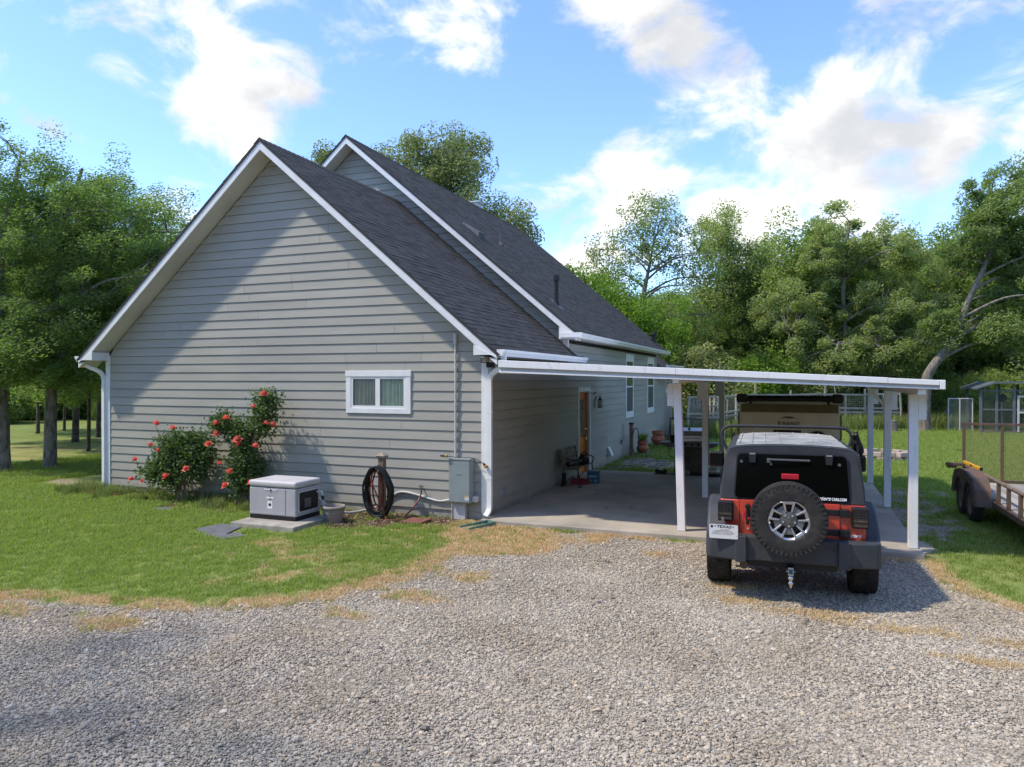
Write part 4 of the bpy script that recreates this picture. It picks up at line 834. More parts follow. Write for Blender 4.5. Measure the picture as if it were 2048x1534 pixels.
# ------------------------------------------------------------------ cat (one body), on the right mirror
JM = Matrix.Translation((4.98, -2.3, 0)) @ Matrix.Rotation(R(2.5), 4, 'Z')
cp_ = JM @ Vector((.93, 1.55, 1.450))
CT_ = empty('cat', cp_, R(160), 'black cat sitting upright on the red car\'s right mirror', 'cat')
def skin_body(name, verts, edges, mat, parent, sub=2):
    me = bpy.data.meshes.new(name); me.from_pydata([v[0] for v in verts], edges, []); o = link(name, me, parent)
    m = o.modifiers.new('skin', 'SKIN'); sv = me.skin_vertices[0].data
    for i, v in enumerate(verts): sv[i].radius = (v[1], v[1] if len(v) < 3 else v[2]); 
    sv[0].use_root = True
    o.modifiers.new('sub', 'SUBSURF').levels = sub; o.modifiers['sub'].render_levels = sub; me.materials.append(mat); m.use_smooth_shade = True; return o
skin_body('body', [((0, -.05, .075), .072), ((0, .0, .14), .07), ((0, .05, .20), .058), ((0, .07, .25), .040), ((0, .095, .285), .045), ((0, .14, .278), .026), ((.035, .075, .12), .026), ((.036, .09, .05), .018), ((.036, .10, .012), .016), ((-.035, .075, .12), .026), ((-.036, .09, .05), .018), ((-.036, .10, .012), .016),
                    ((.05, -.01, .05), .04), ((.06, .05, .015), .02), ((-.05, -.01, .05), .04), ((-.06, .05, .015), .02), ((0, -.12, .04), .018), ((.05, -.15, .01), .015), ((.08, -.12, -.07), .013), ((.025, .085, .325), .013), ((.032, .083, .352), .004), ((-.025, .085, .325), .013), ((-.032, .083, .352), .004)],
          [(0, 1), (1, 2), (2, 3), (3, 4), (4, 5), (2, 6), (6, 7), (7, 8), (2, 9), (9, 10), (10, 11), (0, 12), (12, 13), (0, 14), (14, 15), (0, 16), (16, 17), (17, 18), (4, 19), (19, 20), (4, 21), (21, 22)], M['catfur'], CT_)
for s in (-1, 1): MB().blob((s*.020, .128, .298), .008, 8, 6).build('eye', M['cateye'], CT_, smooth=True)
# ------------------------------------------------------------------ generator and things along the gable wall
PAD = MB().box((-3.82, -2.08, -.05), (-2.52, -.95, .09)).build('generator_pad', M['foundation'], bevel=.015); tag(PAD, 'square concrete pad under the grey generator', 'concrete pad')
G = empty('generator', (-3.28, -1.34, .09), 0, 'pale grey box-shaped standby generator on concrete pad by the roses', 'generator')
MB().box((-.485, -.335, .0), (.485, .335, .07)).build('base', M['black'], G, bevel=.008)
MB().box((-.49, -.34, .07), (.49, .34, .545)).build('cabinet', M['generator'], G, bevel=.02)
MB().box((-.505, -.355, .552), (.505, .355, .665)).build('lid', M['genlid'], G, bevel=.045, seg=4)
MB().box((-.40, -.347, .09), (.28, -.341, .535)).build('front_panel', M['generator'], G, bevel=.003)
MB().prism([(-.17, .535), (-.14, .505), (.10, .505), (.13, .535), (.09, .515), (-.13, .515)], 'y', -.353, -.3475).build('lid_handle', M['wprint'], G); MB().box((-.03, -.358, .485), (-.012, -.349, .525)).build('latch', M['black'], G)
MB().prism(rrect(-.285, .285, .13, .50, .03), 'x', .4905, .502).build('vent_frame', M['genlid'], G, bevel=.004); MB().prism(rrect(-.255, .255, .155, .475, .025), 'x', .5025, .506).build('vent_screen', M['black'], G); MB().box((.5065, -.12, .20), (.508, .05, .36)).build('screen_plate', M['gunmetal'], G)
MB().box((-.115, -.3495, .365), (.035, -.3475, .39)).build('badge_bar', M['wprint'], G); MB().prism([(-.04, .415), (-.065, .395), (-.015, .395)], 'y', -.3515, -.3500).build('badge', M['redprint'], G); MB().prism([(-.04, .34), (-.065, .362), (-.015, .362)], 'y', -.3515, -.35).build('badge', M['ink'], G)
MB().prism(rrect(-.095, .01, .19, .315, .012), 'y', -.3500, -.3475).build('sticker', M['wprint'], G)
st_ = MB().prism([(-.062, .29), (-.052, .292), (-.05, .25), (-.058, .225), (-.075, .25)], 'y', -.3515, -.3503).prism([(-.023, .29), (-.033, .292), (-.035, .25), (-.027, .225), (-.010, .25)], 'y', -.3515, -.3503).prism([(-.052, .255), (-.042, .275), (-.033, .255), (-.042, .225)], 'y', -.3513, -.3503); st_.build('sticker_emblem', M['ink'], G)
MB().tube(arc_pts([(.49, .22, .43), (.60, .22, .43), (.62, .22, .40), (.63, .22, .2), (.64, .22, -.05)]), .018, 8).build('gas_pipe', M['greylight'], G, smooth=True); MB().cyl((.628, .22, .30), (.628, .22, .37), .026, .026, 10).cyl((.635, .22, .12), (.635, .22, .20), .028, .028, 10).build('gas_fitting', M['black'], G)
CO = MB().tube(arc_pts([(-2.79, -1.05, .40), (-2.62, -.95, .22), (-2.45, -.7, .10), (-2.30, -.35, .09), (-2.1, -.12, .16), (-1.95, -.04, .30), (-1.7, -.04, .42), (-1.3, -.04, .37), (-.95, -.04, .30), (-.70, -.05, .335)]), .022, 10).build('conduit', M['greylight'], smooth=True); tag(CO, 'grey plastic conduit running low along the gable wall from generator to box', 'conduit')
TB = empty('transfer_switch', (-.44, -.024, .32), 0, 'grey steel electrical cabinet on the wall beside the downspout', 'electrical box')
MB().box((-.205, -.175, .0), (.205, .0, .775)).build('cabinet', M['greybox'], TB, bevel=.008); MB().box((-.207, -.182, .015), (.190, -.1755, .735)).build('cover', M['greybox'], TB, bevel=.004); MB().box((-.21, -.19, .745), (.21, .0, .785)).build('top_cap', M['greybox'], TB, bevel=.012); MB().box((-.055, -.184, .488), (.045, -.1825, .498)).build('name_plate', M['gunmetal'], TB); MB().box((.10, -.184, .05), (.185, -.1825, .13)).build('label_sticker', M['plate'], TB); MB().box((.10, -.1855, .115), (.185, -.1842, .13)).build('label_stripe', M['yellow'], TB)
MB().box((.207, -.12, .02), (.30, -.0, .115)).build('small_junction_box', M['greylight'], TB, bevel=.006); MB().box((-.18, -.09, -.31), (.065, -.002, -.003)).build('lower_duct', M['greylight'], TB, bevel=.004); MB().cyl((-.19, -.10, -.36), (-.185, -.10, .0), .010, .010, 8).build('ground_rod', M['greylight'], TB)
MB().tube([(-.15, -.03, .785), (-.15, -.03, 2.85)], .021, 10).build('riser', M['greylight'], TB, smooth=True); MB().box((-.18, -.07, 2.80), (-.12, .0, 2.99)).build('riser_elbow', M['greylight'], TB, bevel=.01)
for z in (1.1, 1.7, 2.35): MB().cyl((-.15, -.03, z), (-.15, -.03, z+.06), .026, .026, 10).build('coupling', M['greylight'], TB)
BC = empty('bungee_cord', (-.45, -.14, 1.108), 0, 'black and orange cord with toggles lying over the grey cabinet top', 'cord')
MB().tube(arc_pts([(-.20, -.10, .03), (0, -.02, .004), (.20, .02, .006), (.33, .02, -.03), (.45, .02, -.10)]), .006, 6).build('cord', M['black'], BC); MB().cyl((-.34, -.11, .035), (-.21, -.10, .03), .016, .020, 8).build('handle', M['black'], BC); MB().cyl((-.245, -.103, .031), (-.225, -.102, .03), .023, .023, 8).build('band', M['yellow'], BC); MB().cyl((.43, .02, -.08), (.49, .02, -.15), .016, .036, 8).build('toggle', M['black'], BC); MB().cyl((.468, .02, -.122), (.482, .02, -.138), .033, .036, 8).build('band', M['yellow'], BC)
# hose post
HP = empty('hose_post', (-1.88, -.42, 0), 0, 'brown wooden hose post with grey cap before the gable wall', 'post')
MB().box((-.055, -.055, -.1), (.055, .055, 1.08)).build('post', M['postwood'], HP, bevel=.008); MB().box((-.08, -.08, 1.08), (.08, .08, 1.12)).add([(-.095, -.095, 1.12), (.095, -.095, 1.12), (.095, .095, 1.12), (-.095, .095, 1.12), (0, 0, 1.19)], [(0, 1, 4), (1, 2, 4), (2, 3, 4), (3, 0, 4), (3, 2, 1, 0)]).build('cap', M['clay'], HP); MB().bar((-.0, -.055, .90), (.0, -.20, .92), .12, .02).build('hanger', M['blackmetal'], HP)
def coil(cx, cy, z0, z1, hw, r, turns, seed, mat, name, label):
    rg = random.Random(seed); pts = []
    for t in range(turns):
        w = hw*rg.uniform(.78, 1.06); zb = z0+rg.uniform(-.02, .12); zt = z1-rg.uniform(0, .05); yy = cy-rg.uniform(.0, .14)
        for k in range(18):
            a = 2*PI*k/18; xx = cx+w*math.sin(a)*(1 if math.cos(a) < .2 else .9); pts.append((xx+rg.uniform(-.006, .006), yy-.02*math.cos(a), (zb+zt)/2+(zt-zb)/2*math.cos(a)))
    for k in range(len(pts)): pts[k] = (pts[k][0], pts[k][1], max(r+.004, pts[k][2]))
    return pts
pb = arc_pts(coil(-1.88, -.50, .02, .95, .27, .014, 17, 3, None, '', ''), 3)
hb = MB().tube(pb, .0145, 7).build('black_garden_hose', M['hoseblk'], smooth=True); tag(hb, 'black garden hose coiled thickly on the wooden hose post', 'hose')
pr_ = arc_pts(coil(-1.92, -.45, .12, .88, .13, .014, 2, 9, None, '', '')+[(-1.99, -.62, .75), (-1.86, -.64, .45), (-1.74, -.60, .18), (-1.7, -.6, .03), (-1.55, -.66, .02), (-1.42, -.60, .03), (-1.33, -.40, .14), (-1.28, -.18, .30), (-1.26, -.105, .42)], 4)
tag(MB().tube(pr_, .0145, 7).build('red_garden_hose', M['hosered'], smooth=True), 'dark red garden hose crossing the coil and running to the wall spigot', 'hose')
tag(MB().box((-1.27, -.80, .0), (-.87, -.42, .055)).build('paver', M['brick'], bevel=.012), 'dark red paver lying flat below the wall spigot', 'paver')
PT = empty('clay_pot', (-2.42, -1.12, 0), 0, 'weathered clay flower pot with thick rim beside the generator', 'pot')
MB().lathe([(.0, .0), (.135, .0), (.165, .12), (.178, .19), (.172, .20), (.178, .215), (.172, .23), (.19, .245), (.205, .262), (.205, .285), (.19, .30), (.165, .298), (.155, .27), (.15, .22), (.0, .215)], n=28).build('pot', M['clay'], PT, smooth=True); MB().lathe([(0, .232), (.153, .226)], n=20).build('soil', M['brick'], PT)
SB = empty('splash_block', (.10, -.58, .0), R(-30), 'green plastic splash block below the corner downspout', 'splash block')
MB().hexa([(-.12, -.30, .0), (.12, -.30, .0), (.09, .26, .0), (-.09, .26, .0), (-.12, -.30, .018), (.12, -.30, .018), (.09, .26, .03), (-.09, .26, .03)]).build('trough', M['splash'], SB)
for s in (-1, 1): MB().hexa([(s*.12, -.30, 0), (s*.14, -.30, 0), (s*.11, .26, 0), (s*.09, .26, 0), (s*.12, -.30, .05), (s*.135, -.30, .05), (s*.105, .26, .085), (s*.09, .26, .085)]).build('side', M['splash'], SB)
MB().box((-.105, .25, 0), (.105, .275, .085)).build('end', M['splash'], SB)
for nm, poly in (('wide dark slate slab set in the lawn before the generator pad', [(-4.2, -2.45), (-3.75, -2.72), (-3.42, -2.62), (-3.62, -2.02), (-4.1, -1.98)]), ('slate slab split from its neighbour nearest the generator pad corner', [(-3.72, -2.73), (-3.2, -2.9), (-3.05, -2.58), (-3.35, -2.42), (-3.40, -2.60)]), ('small grey slate piece in the grass before the left rose bush', [(-6.5, -1.30), (-6.1, -1.40), (-5.95, -1.22), (-6.3, -1.10)])):
    tag(MB().prism(poly, 'z', -.02, .022).build('slate_slab', M['slate'], bevel=.006), nm, 'slab')
rg = random.Random(2)
EDG = empty('brick_edging', (-9.2, -.45, 0), 0, 'short row of orange bricks edging the left house corner', 'brick edging')
for q in range(6): MB().box((-.10, -.05, 0), (.10, .05, .055)).build('brick', M['brickedge'], EDG, bevel=.008, loc=(-.15+q*.19, rg.uniform(-.03, .03)-.02*q, rg.uniform(0, .015)), rot=(0, 0, rg.uniform(-.15, .15)))
# ------------------------------------------------------------------ under the carport
BN = empty('garden_bench', (.36, 4.45, .08), 0, 'iron garden bench with wooden slats against the shaded side wall', 'bench')
for y in (-.58, .58):
    MB().tube(arc_pts([(.22, y, .0), (.20, y, .2), (.18, y, .40), (.21, y, .56), (.08, y, .60), (-.14, y, .62)]), .012, 6).tube(arc_pts([(-.18, y, 0), (-.16, y, .2), (-.17, y, .40), (-.24, y, .82)]), .012, 6).tube([(.18, y, .40), (-.17, y, .40)], .012, 6).tube(arc_pts([(.20, y, .05), (.05, y, .22), (-.15, y, .05)]), .009, 6).box((.16, y-.02, 0), (.27, y+.02, .012)).box((-.23, y-.02, 0), (-.13, y+.02, .012)).build('leg', M['blackmetal'], BN)
for q in range(4): MB().box((-.14+q*.085, -.60, .41), (-.07+q*.085, .60, .432)).build('seat_slat', M['benchwood'], BN, bevel=.004)
for q in range(4): MB().bar((-.186-q*.022, -.60, .50+q*.095), (-.186-q*.022, .60, .50+q*.095), .018, .085).build('back_slat', M['benchwood'], BN, bevel=.004)
LB = empty('leaf_blower', (.40, 4.35, .515), R(75), 'black leaf blower lying on the garden bench seat', 'leaf blower')
MB().tube([(-.45, 0, .06), (-.15, 0, .08), (.1, 0, .10)], [.062, .055, .06], 12).build('tube', M['black'], LB, smooth=True); MB().blob((.24, 0, .10), (.17, .13, .13), 12, 8, .08).build('motor', M['black'], LB); MB().tube(arc_pts([(.10, 0, .18), (.2, 0, .28), (.36, 0, .24), (.40, 0, .12)]), .02, 7).build('handle', M['blackmetal'], LB, smooth=True)
BX_ = empty('blue_carton', (.66, 4.72, .08), R(10), 'blue printed cardboard carton standing beside the bench', 'carton')
MB().box((-.14, -.13, 0), (.14, .13, .28)).build('carton', M['bluebox'], BX_, bevel=.003); MB().box((-.10, -.1325, .13), (.10, -.1305, .185)).box((-.105, -.1325, .04), (-.03, -.1305, .08)).box((.02, -.1325, .03), (.10, -.1305, .09)).build('print', M['paper'], BX_); MB().box((-.125, -.12, .2805), (.125, .12, .284)).build('flap', M['greylight'], BX_)
RT = empty('red_crate', (.42, 4.42, .08), R(8), 'low red plastic crate on the floor under the bench', 'crate')
b = MB().box((-.20, -.13, 0), (.20, .13, .012)); b.box((-.20, -.13, .012), (.20, -.118, .10)).box((-.20, .118, .012), (.20, .13, .10)).box((-.20, -.118, .012), (-.188, .118, .10)).box((.188, -.118, .012), (.20, .118, .10)); b.build('tray', M['redbox'], RT); MB().box((-.21, -.14, .088), (.21, -.128, .104)).box((-.21, .128, .088), (.21, .14, .104)).build('rim', M['redbox'], RT)
BUK = empty('black_boot', (.17, 3.98, .08), 0, 'black rubber boot standing by the bench leg near the wall', 'boot'); MB().lathe([(.0, 0), (.055, 0), (.055, .05), (.05, .2), (.058, .28), (.052, .28), (.045, .2)], n=14).blob((.0, -.07, .035), (.05, .09, .035), 10, 6).build('boot', M['black'], BUK, smooth=True)
DB = empty('boot_scraper', (1.86, 6.84, .08), R(5), 'black boot scraper with brushes at the slab\'s back edge', 'boot scraper')
MB().box((-.16, -.09, 0), (.16, .09, .02)).build('plate', M['black'], DB)
for s in (-1, 1): MB().cyl((s*.10, -.07, .08), (s*.10, .07, .08), .05, .05, 12).build('brush', M['black'], DB)
MB().box((-.10, -.012, .02), (.10, .012, .09)).build('blade', M['blackmetal'], DB)
GR = empty('gas_grill', (2.52, 7.22, .08), R(4), 'stainless gas grill with side shelves behind the front carport post', 'grill')
MB().box((-.36, -.24, .04), (.36, .24, .74)).build('cabinet', M['grillsteel'], GR, bevel=.008)
for s in (-1, 1):
    MB().box((s*.178-.172, -.252, .08), (s*.178+.172, -.241, .70)).build('cabinet_door', M['grillsteel'], GR, bevel=.004); MB().tube([(s*.05, -.252, .40), (s*.05, -.285, .42), (s*.05, -.285, .60), (s*.05, -.252, .62)], .010, 6).build('door_handle', M['black'], GR)
    MB().prism([(s*.37, .80), (s*.73, .80), (s*.66, .72), (s*.56, .68), (s*.37, .68)], 'y', -.23, .23).build('side_shelf', M['shelf'], GR, bevel=.008)
    MB().box((s*.40-.05, -.30, .80), (s*.40+.05, .26, 1.0)).build('lid_end', M['black'], GR, bevel=.02)
MB().box((-.37, -.30, .70), (.37, -.20, .83)).build('control_panel', M['shelf'], GR, bevel=.01)
for x in (-.24, -.08, .08, .24): MB().cyl((x, -.301, .765), (x, -.335, .765), .032, .028, 14).build('knob', M['black'], GR)
MB().prism([(-.27, .83), (-.27, .98), (-.20, 1.10), (-.05, 1.17), (.12, 1.17), (.25, 1.05), (.25, .83)], 'x', -.35, .35).build('lid', M['steel'], GR, bevel=.015); MB().tube([(-.28, -.28, .93), (-.28, -.33, .93), (.28, -.33, .93), (.28, -.28, .93)], .014, 8).build('lid_handle', M['chrome'], GR); MB().cyl((0, -.12, 1.145), (0, -.135, 1.16), .03, .03, 12).build('thermometer', M['gunmetal'], GR)
MB().box((-.36, -.24, 0), (.36, .24, .035)).build('bottom_frame', M['black'], GR); MB().tube(arc_pts([(-.45, 0, .70), (-.52, -.05, .50), (-.42, -.05, .40), (-.36, -.05, .38)]), .010, 6).build('gas_hose', M['black'], GR)
tag(MB().box((2.02, 6.80, .0805), (2.95, 7.08, .092)).build('grill_mat', M['black'], bevel=.003), 'dark flat mat on the slab in front of the grill', 'mat')
b = MB().box((2.36, 6.84, .093), (2.58, 6.95, .20)); tag(b.build('concrete_block', M['foundation'], bevel=.01), 'pale concrete block on the mat before the grill', 'block')
WT = empty('pet_waterer', (3.18, 6.85, .08), 0, 'clear plastic pet waterer jug on a dark dish by the grill', 'pet waterer')
MB().lathe([(0, .0), (.15, .0), (.17, .06), (.15, .08), (.0, .06)], n=20).build('dish', M['black'], WT, smooth=True); MB().lathe([(.0, .08), (.10, .08), (.115, .12), (.12, .30), (.10, .35), (.0, .36)], n=20).build('jug', M['can'], WT, smooth=True); MB().lathe([(.121, .12), (.121, .16)], n=20).build('band', M['wprint'], WT)
# ------------------------------------------------------------------ patio beyond the slab
rg = random.Random(21)
PTO = empty('flagstone_path', (0, 0, 0), label='uneven flagstone path along the house wall beyond the carport slab', cat='path')
for i in range(4):
    for j in range(13):
        cx, cy = .38+i*.50+rg.uniform(-.06, .06), 7.45+j*.50+rg.uniform(-.05, .05)
        if cx > 1.9-.02*j or rg.random() < .12: continue
        poly = [(cx+rg.uniform(.17, .23)*math.cos(a)*1.12, cy+rg.uniform(.17, .23)*math.sin(a)*1.12) for a in (R(20+rg.uniform(-15, 15)), R(75), R(130+rg.uniform(-15, 15)), R(190), R(250+rg.uniform(-15, 15)), R(310))]
        MB().prism(poly, 'z', -.03, .014+rg.uniform(0, .012)).build('flagstone', M['flag'], PTO)
P2 = empty('hose_stand_post', (.26, 10.75, 0), 0, 'slim wooden post with hanging black hose by the far side wall', 'post')
MB().box((-.055, -.055, -.05), (.055, .055, 1.08)).build('post', M['postwood'], P2, bevel=.006); MB().box((-.07, -.07, 1.08), (.07, .07, 1.13)).build('cap', M['blackmetal'], P2, bevel=.01); MB().tube(arc_pts([(x*.10+.14, -.02+y*.03, .55+z*.42) for x, y, z in [(math.sin(t*.7), math.sin(t*2.1), math.cos(t*.7)) for t in range(28)]], 3), .013, 6).build('hung_hose', M['hoseblk'], P2, smooth=True)
def urn(loc, s, label, plant):
    U = empty('terracotta_urn', loc, 0, label, 'plant pot', 'terracotta urns by the side wall')
    MB().lathe([(.0, .17*s), (.12*s, .17*s), (.24*s, .28*s), (.29*s, .40*s), (.25*s, .52*s), (.20*s, .56*s), (.205*s, .60*s), (.25*s, .62*s), (.255*s, .67*s), (.235*s, .69*s), (.235*s, .72*s), (.25*s, .73*s), (.25*s, .76*s), (.21*s, .76*s), (.19*s, .70*s), (.0, .68*s)], n=26).build('urn', M['terracotta'], U, smooth=True)
    for q in range(3):
        a = q*2*PI/3+.5; MB().tube(arc_pts([(.16*s*math.cos(a), .16*s*math.sin(a), .24*s), (.21*s*math.cos(a), .21*s*math.sin(a), .10*s), (.17*s*math.cos(a), .17*s*math.sin(a), .0)]), .011, 6).build('stand_leg', M['blackmetal'], U)
    MB().lathe([(.19*s, .20*s), (.19*s, .215*s)], n=20).build('stand_ring', M['blackmetal'], U)
    if plant:
        b = MB(); r_ = random.Random(4)
        for q in range(70):
            a = r_.uniform(0, 6.28); l_ = r_.uniform(.18, .36); e = Vector((math.cos(a), math.sin(a), 0)); t = Vector((-math.sin(a), math.cos(a), 0))*.011; p0 = Vector((0, 0, .70*s))+e*r_.uniform(0, .1)
            P = [p0, p0+e*l_*.4+Vector((0, 0, l_*.75)), p0+e*l_*.85+Vector((0, 0, l_*.8))]
            b.add([P[0]-t, P[0]+t, P[1]+t, P[1]-t, P[2]], [(0, 1, 2, 3), (3, 2, 4)])
        b.build('leaves', M['grass'], U)
urn((.46, 11.5, .0), .68, 'terracotta urn with grassy plant on iron stand behind the post', True)
urn((.48, 14.2, .0), .86, 'empty terracotta urn on iron stand further along the side wall', False)
SW = empty('swing_frame', (2.0, 13.8, 0), 0, 'low black metal A-frame stand beyond the grill', 'frame')
for s in (-1, 1):
    for d in (-1, 1): MB().cyl((s*1.02+s*.04, d*.32, 0), (s*1.02, 0, 1.12), .022, .022, 8).build('leg', M['blackmetal'], SW)
MB().cyl((-1.04, 0, 1.12), (1.04, 0, 1.12), .022, .022, 8).build('top_bar', M['blackmetal'], SW)
for x in (-.3, .12): MB().cyl((x, 0, .55), (x, 0, 1.12), .008, .008, 6).build('hanger', M['blackmetal'], SW)
# ------------------------------------------------------------------ camper trailer
K = empty('camper_trailer', (4.93, 3.0, .08), 0, 'tan box camper trailer parked nose to tail before the red car', 'trailer')
MB().prism([(0, .42), (0, 1.78), (.16, 1.93), (3.1, 1.93), (3.5, 1.6), (3.5, .42)], 'x', -.895, .895).build('body', M['olive'], K, bevel=.02)
MB().hexa([(-.86, -.004, 1.785), (.86, -.004, 1.785), (.86, .15, 1.925), (-.86, .15, 1.925), (-.86, -.012, 1.79), (.86, -.012, 1.79), (.86, .14, 1.937), (-.86, .14, 1.937)]).build('roof_edge', M['olivetrimshade'], K)  # sloped roof edge with its shadow painted in as dark olive
MB().box((-.84, -.010, .60), (.84, -.001, 1.74)).build('rear_door', M['olive'], K, bevel=.004); MB().box((-.92, .0, .42), (-.893, 3.4, 1.75)).box((.893, .0, .42), (.92, 3.4, 1.75)).build('side_trim', M['olivetrimshade'], K)
text_obj('RUNAWAY', .125, M['ink'], K, (.0, -.012, 1.565), (PI/2, 0, 0), bold=.002, xs=.62); [MB().box((.03+q*.026, -.0125, 1.485), (.048+q*.026, -.0112, 1.507)).build('small_print_mark', M['ink'], K) for q in range(6)]
lg = MB()
for i in range(14):
    a0, a1 = R(12+i*156/14), R(12+(i+1)*156/14); lg.hexa([(.19*math.cos(a), yy, 1.60+.11*math.sin(a)*rr) for yy in (-.0112, -.0130) for a, rr in ((a0, 1), (a1, 1), (a1, .9), (a0, .9))])
lg.prism([(-.12, 1.665), (-.05, 1.715), (-.01, 1.685), (.04, 1.705), (.12, 1.66), (.04, 1.68), (-.01, 1.665), (-.05, 1.69)], 'y', -.0130, -.0112); lg.build('emblem', M['ink'], K)
MB().box((-.27, -.03, 1.36), (.22, -.011, 1.45)).build('light_bar', M['black'], K)
for q in range(7): MB().box((-.21+q*.06, -.034, 1.385), (-.185+q*.06, -.0305, 1.40)).build('light_lens', M['greylight'], K)
MB().lathe([(.0, -.12), (.12, -.12), (.16, -.10), (.17, -.02), (.0, -.02)], (.50, 0, 1.28), 'y', 24).build('spare_cover', M['black'], K, smooth=True)
MB().tube([(-.92, .25, 2.02), (.90, .25, 2.02)], .035, 10).build('rack_bar', M['black'], K)
for s in (-1, 1): MB().box((s*.86-.10, .14, 1.96), (s*.86+.10, .42, 2.13)).build('rack_end', M['black'], K, bevel=.045, seg=3); MB().box((s*.7-.02, .2, 1.93), (s*.7+.02, .3, 2.0)).build('rack_foot', M['black'], K)
MB().tube([(-.92, 2.6, 2.02), (.90, 2.6, 2.02)], .03, 10).build('rack_bar', M['black'], K); MB().bar((-.72, .25, 1.99), (-.72, 2.6, 1.99), .03, .03).bar((.72, .25, 1.99), (.72, 2.6, 1.99), .03, .03).build('rack_rail', M['black'], K)
for s in (-1, 1):
    w = empty('wheel', (s*.98, 1.9, .33), PI/2 if s > 0 else -PI/2, parent=K)
    MB().lathe([(.19, -.08), (.22, -.095), (.30, -.09), (.33, -.06), (.33, .06), (.30, .09), (.22, .095), (.19, .08)], axis='y', n=28).build('tyre', M['rubber'], w, smooth=True); MB().lathe([(0, -.05), (.1, -.07), (.19, -.06)], axis='y', n=20).build('rim', M['gunmetal'], w, smooth=True)
MB().box((-.6, .2, .33), (-.5, 3.4, .43)).box((.5, .2, .33), (.6, 3.4, .43)).box((-.9, 1.85, .30), (.9, 1.95, .36)).bar((-.5, 3.4, .38), (0, 4.4, .40), .08, .08).bar((.5, 3.4, .38), (0, 4.4, .40), .08, .08).cyl((0, 4.2, -.08), (0, 4.2, .6), .03, .03, 8).build('chassis', M['black'], K)
for s in (-1, 1): MB().box((s*.70-.06, -.02, .48), (s*.70+.06, -.002, .56)).build('tail_light', M['redlens'], K)
# ------------------------------------------------------------------ utility trailer
U = empty('utility_trailer', (8.15, 0, 0), 0, 'rusty open utility trailer with plank deck on the right lawn', 'trailer')
for s, x in ((1, .0), (2, 1.95)):
    MB().cyl((x, -1.2, .81), (x, 5.0, .81), .033, .033, 12).build('top_rail', M['rustpipe'], U, smooth=True)
    for y in (-1.1, -.35, .35, 1.0, 1.65, 2.25, 4.55): MB().box((x-.025, y-.035, .44), (x+.025, y+.035, .785)).build('stake', M['rust'], U, bevel=.004)
    MB().box((x-.035, -1.2, .36), (x+.035, 2.2, .45)).box((x-.035, 4.35, .36), (x+.035, 5.0, .45)).box((x-.03, 2.2, .36), (x+.03, 4.35, .45)).build('side_rail', M['rust'], U, bevel=.004)
    o = -1 if s == 1 else 1
    cyA, cyB = 3.02, 3.80; pts = [(2.42, .36), (2.52, .62), (2.72, .80), (3.10, .86), (3.72, .86), (4.10, .80), (4.30, .62), (4.40, .36)]
    fo = MB().prism(pts+[(y, z-.02) if z > .5 else (y+(.02 if y < 3.4 else -.02), z) for y, z in pts[::-1]], 'x', x+o*.04, x+o*.30); fo.build('fender', M['rust'], U)
    MB().prism([(2.42, .36), (2.52, .62), (2.72, .80), (3.10, .86), (3.72, .86), (4.10, .80), (4.30, .62), (4.40, .36), (4.2, .36)]+arch(cyB, .33, .38, 5, 175, 8)+arch(cyA, .33, .38, 5, 175, 8)+[(2.6, .36)], 'x', x+o*.275, x+o*.295).build('fender_skirt', M['rust'], U)
    for cy in (cyA, cyB):
        w = empty('wheel', (x+o*.175, cy, .33), -PI/2 if o < 0 else PI/2, parent=U)
        MB().lathe([(.19, -.07), (.205, -.09), (.28, -.095), (.325, -.07), (.33, -.03), (.33, .03), (.325, .07), (.28, .095), (.205, .09), (.19, .07)], axis='y', n=32).build('tyre', M['rubber'], w, smooth=True); MB().lathe([(0, -.03), (.05, -.055), (.10, -.03), (.15, -.045), (.185, -.065), (.195, -.08)], axis='y', n=24).build('rim', M['rustpipe'], w, smooth=True)
for q in range(10): MB().box((.045+q*.187, -1.2, .42), (.045+q*.187+.18, 4.98, .455)).build('deck_plank', M['deckwood'], U, bevel=.004)
MB().cyl((.0, 3.02, .33), (1.95, 3.02, .33), .04, .04, 8).cyl((0, 3.8, .33), (1.95, 3.8, .33), .04, .04, 8).build('axle', M['rust'], U)
GT = empty('ramp_gate', (0, 5.05, .46), 0, parent=U)
g_ = MB()
for x in (.03, .68, 1.30, 1.92): g_.box((x-.025, -.02, 0), (x+.025, .02, 1.16))
g_.box((.0, -.025, 1.12), (1.95, .025, 1.17)).box((0, -.025, .0), (1.95, .025, .05)); g_.build('gate_frame', M['rust'], GT, bevel=.003)
ms = MB(); cw, ch = .060, .026; nxg, nzg = int(1.9/cw), int(1.08/ch)
for i in range(nxg):
    for j in range(nzg):
        x0, z0 = .03+i*cw+(cw/2 if j % 2 else 0), .045+j*ch
        if x0+cw/2 > 1.92: continue
        for d in (-1, 1):
            a, b = Vector((x0, 0, z0)), Vector((x0+d*cw/2, 0, z0+ch)); 
            if b.x < .03: continue
            ms.add([a+Vector((0, -.002, -.0035)), b+Vector((0, -.002, -.0035)), b+Vector((0, .002, .0035)), a+Vector((0, .002, .0035))], [(0, 1, 2, 3)])
tag(ms.build('expanded_mesh', M['rust'], GT), kind='stuff')
MB().box((-.34, 4.62, .80), (.0, 4.74, .86)).box((-.32, 4.64, .76), (-.16, 4.72, .80)).box((-.04, 4.64, .30), (.0, 4.72, .80)).box((-.16, 4.60, .29), (.06, 4.76, .33)).build('jack_bracket', M['rust'], U, bevel=.005)
MB().cyl((-.10, 5.05, 1.08), (.03, 5.05, 1.08), .010, .010, 6).build('gate_pin', M['rust'], U)
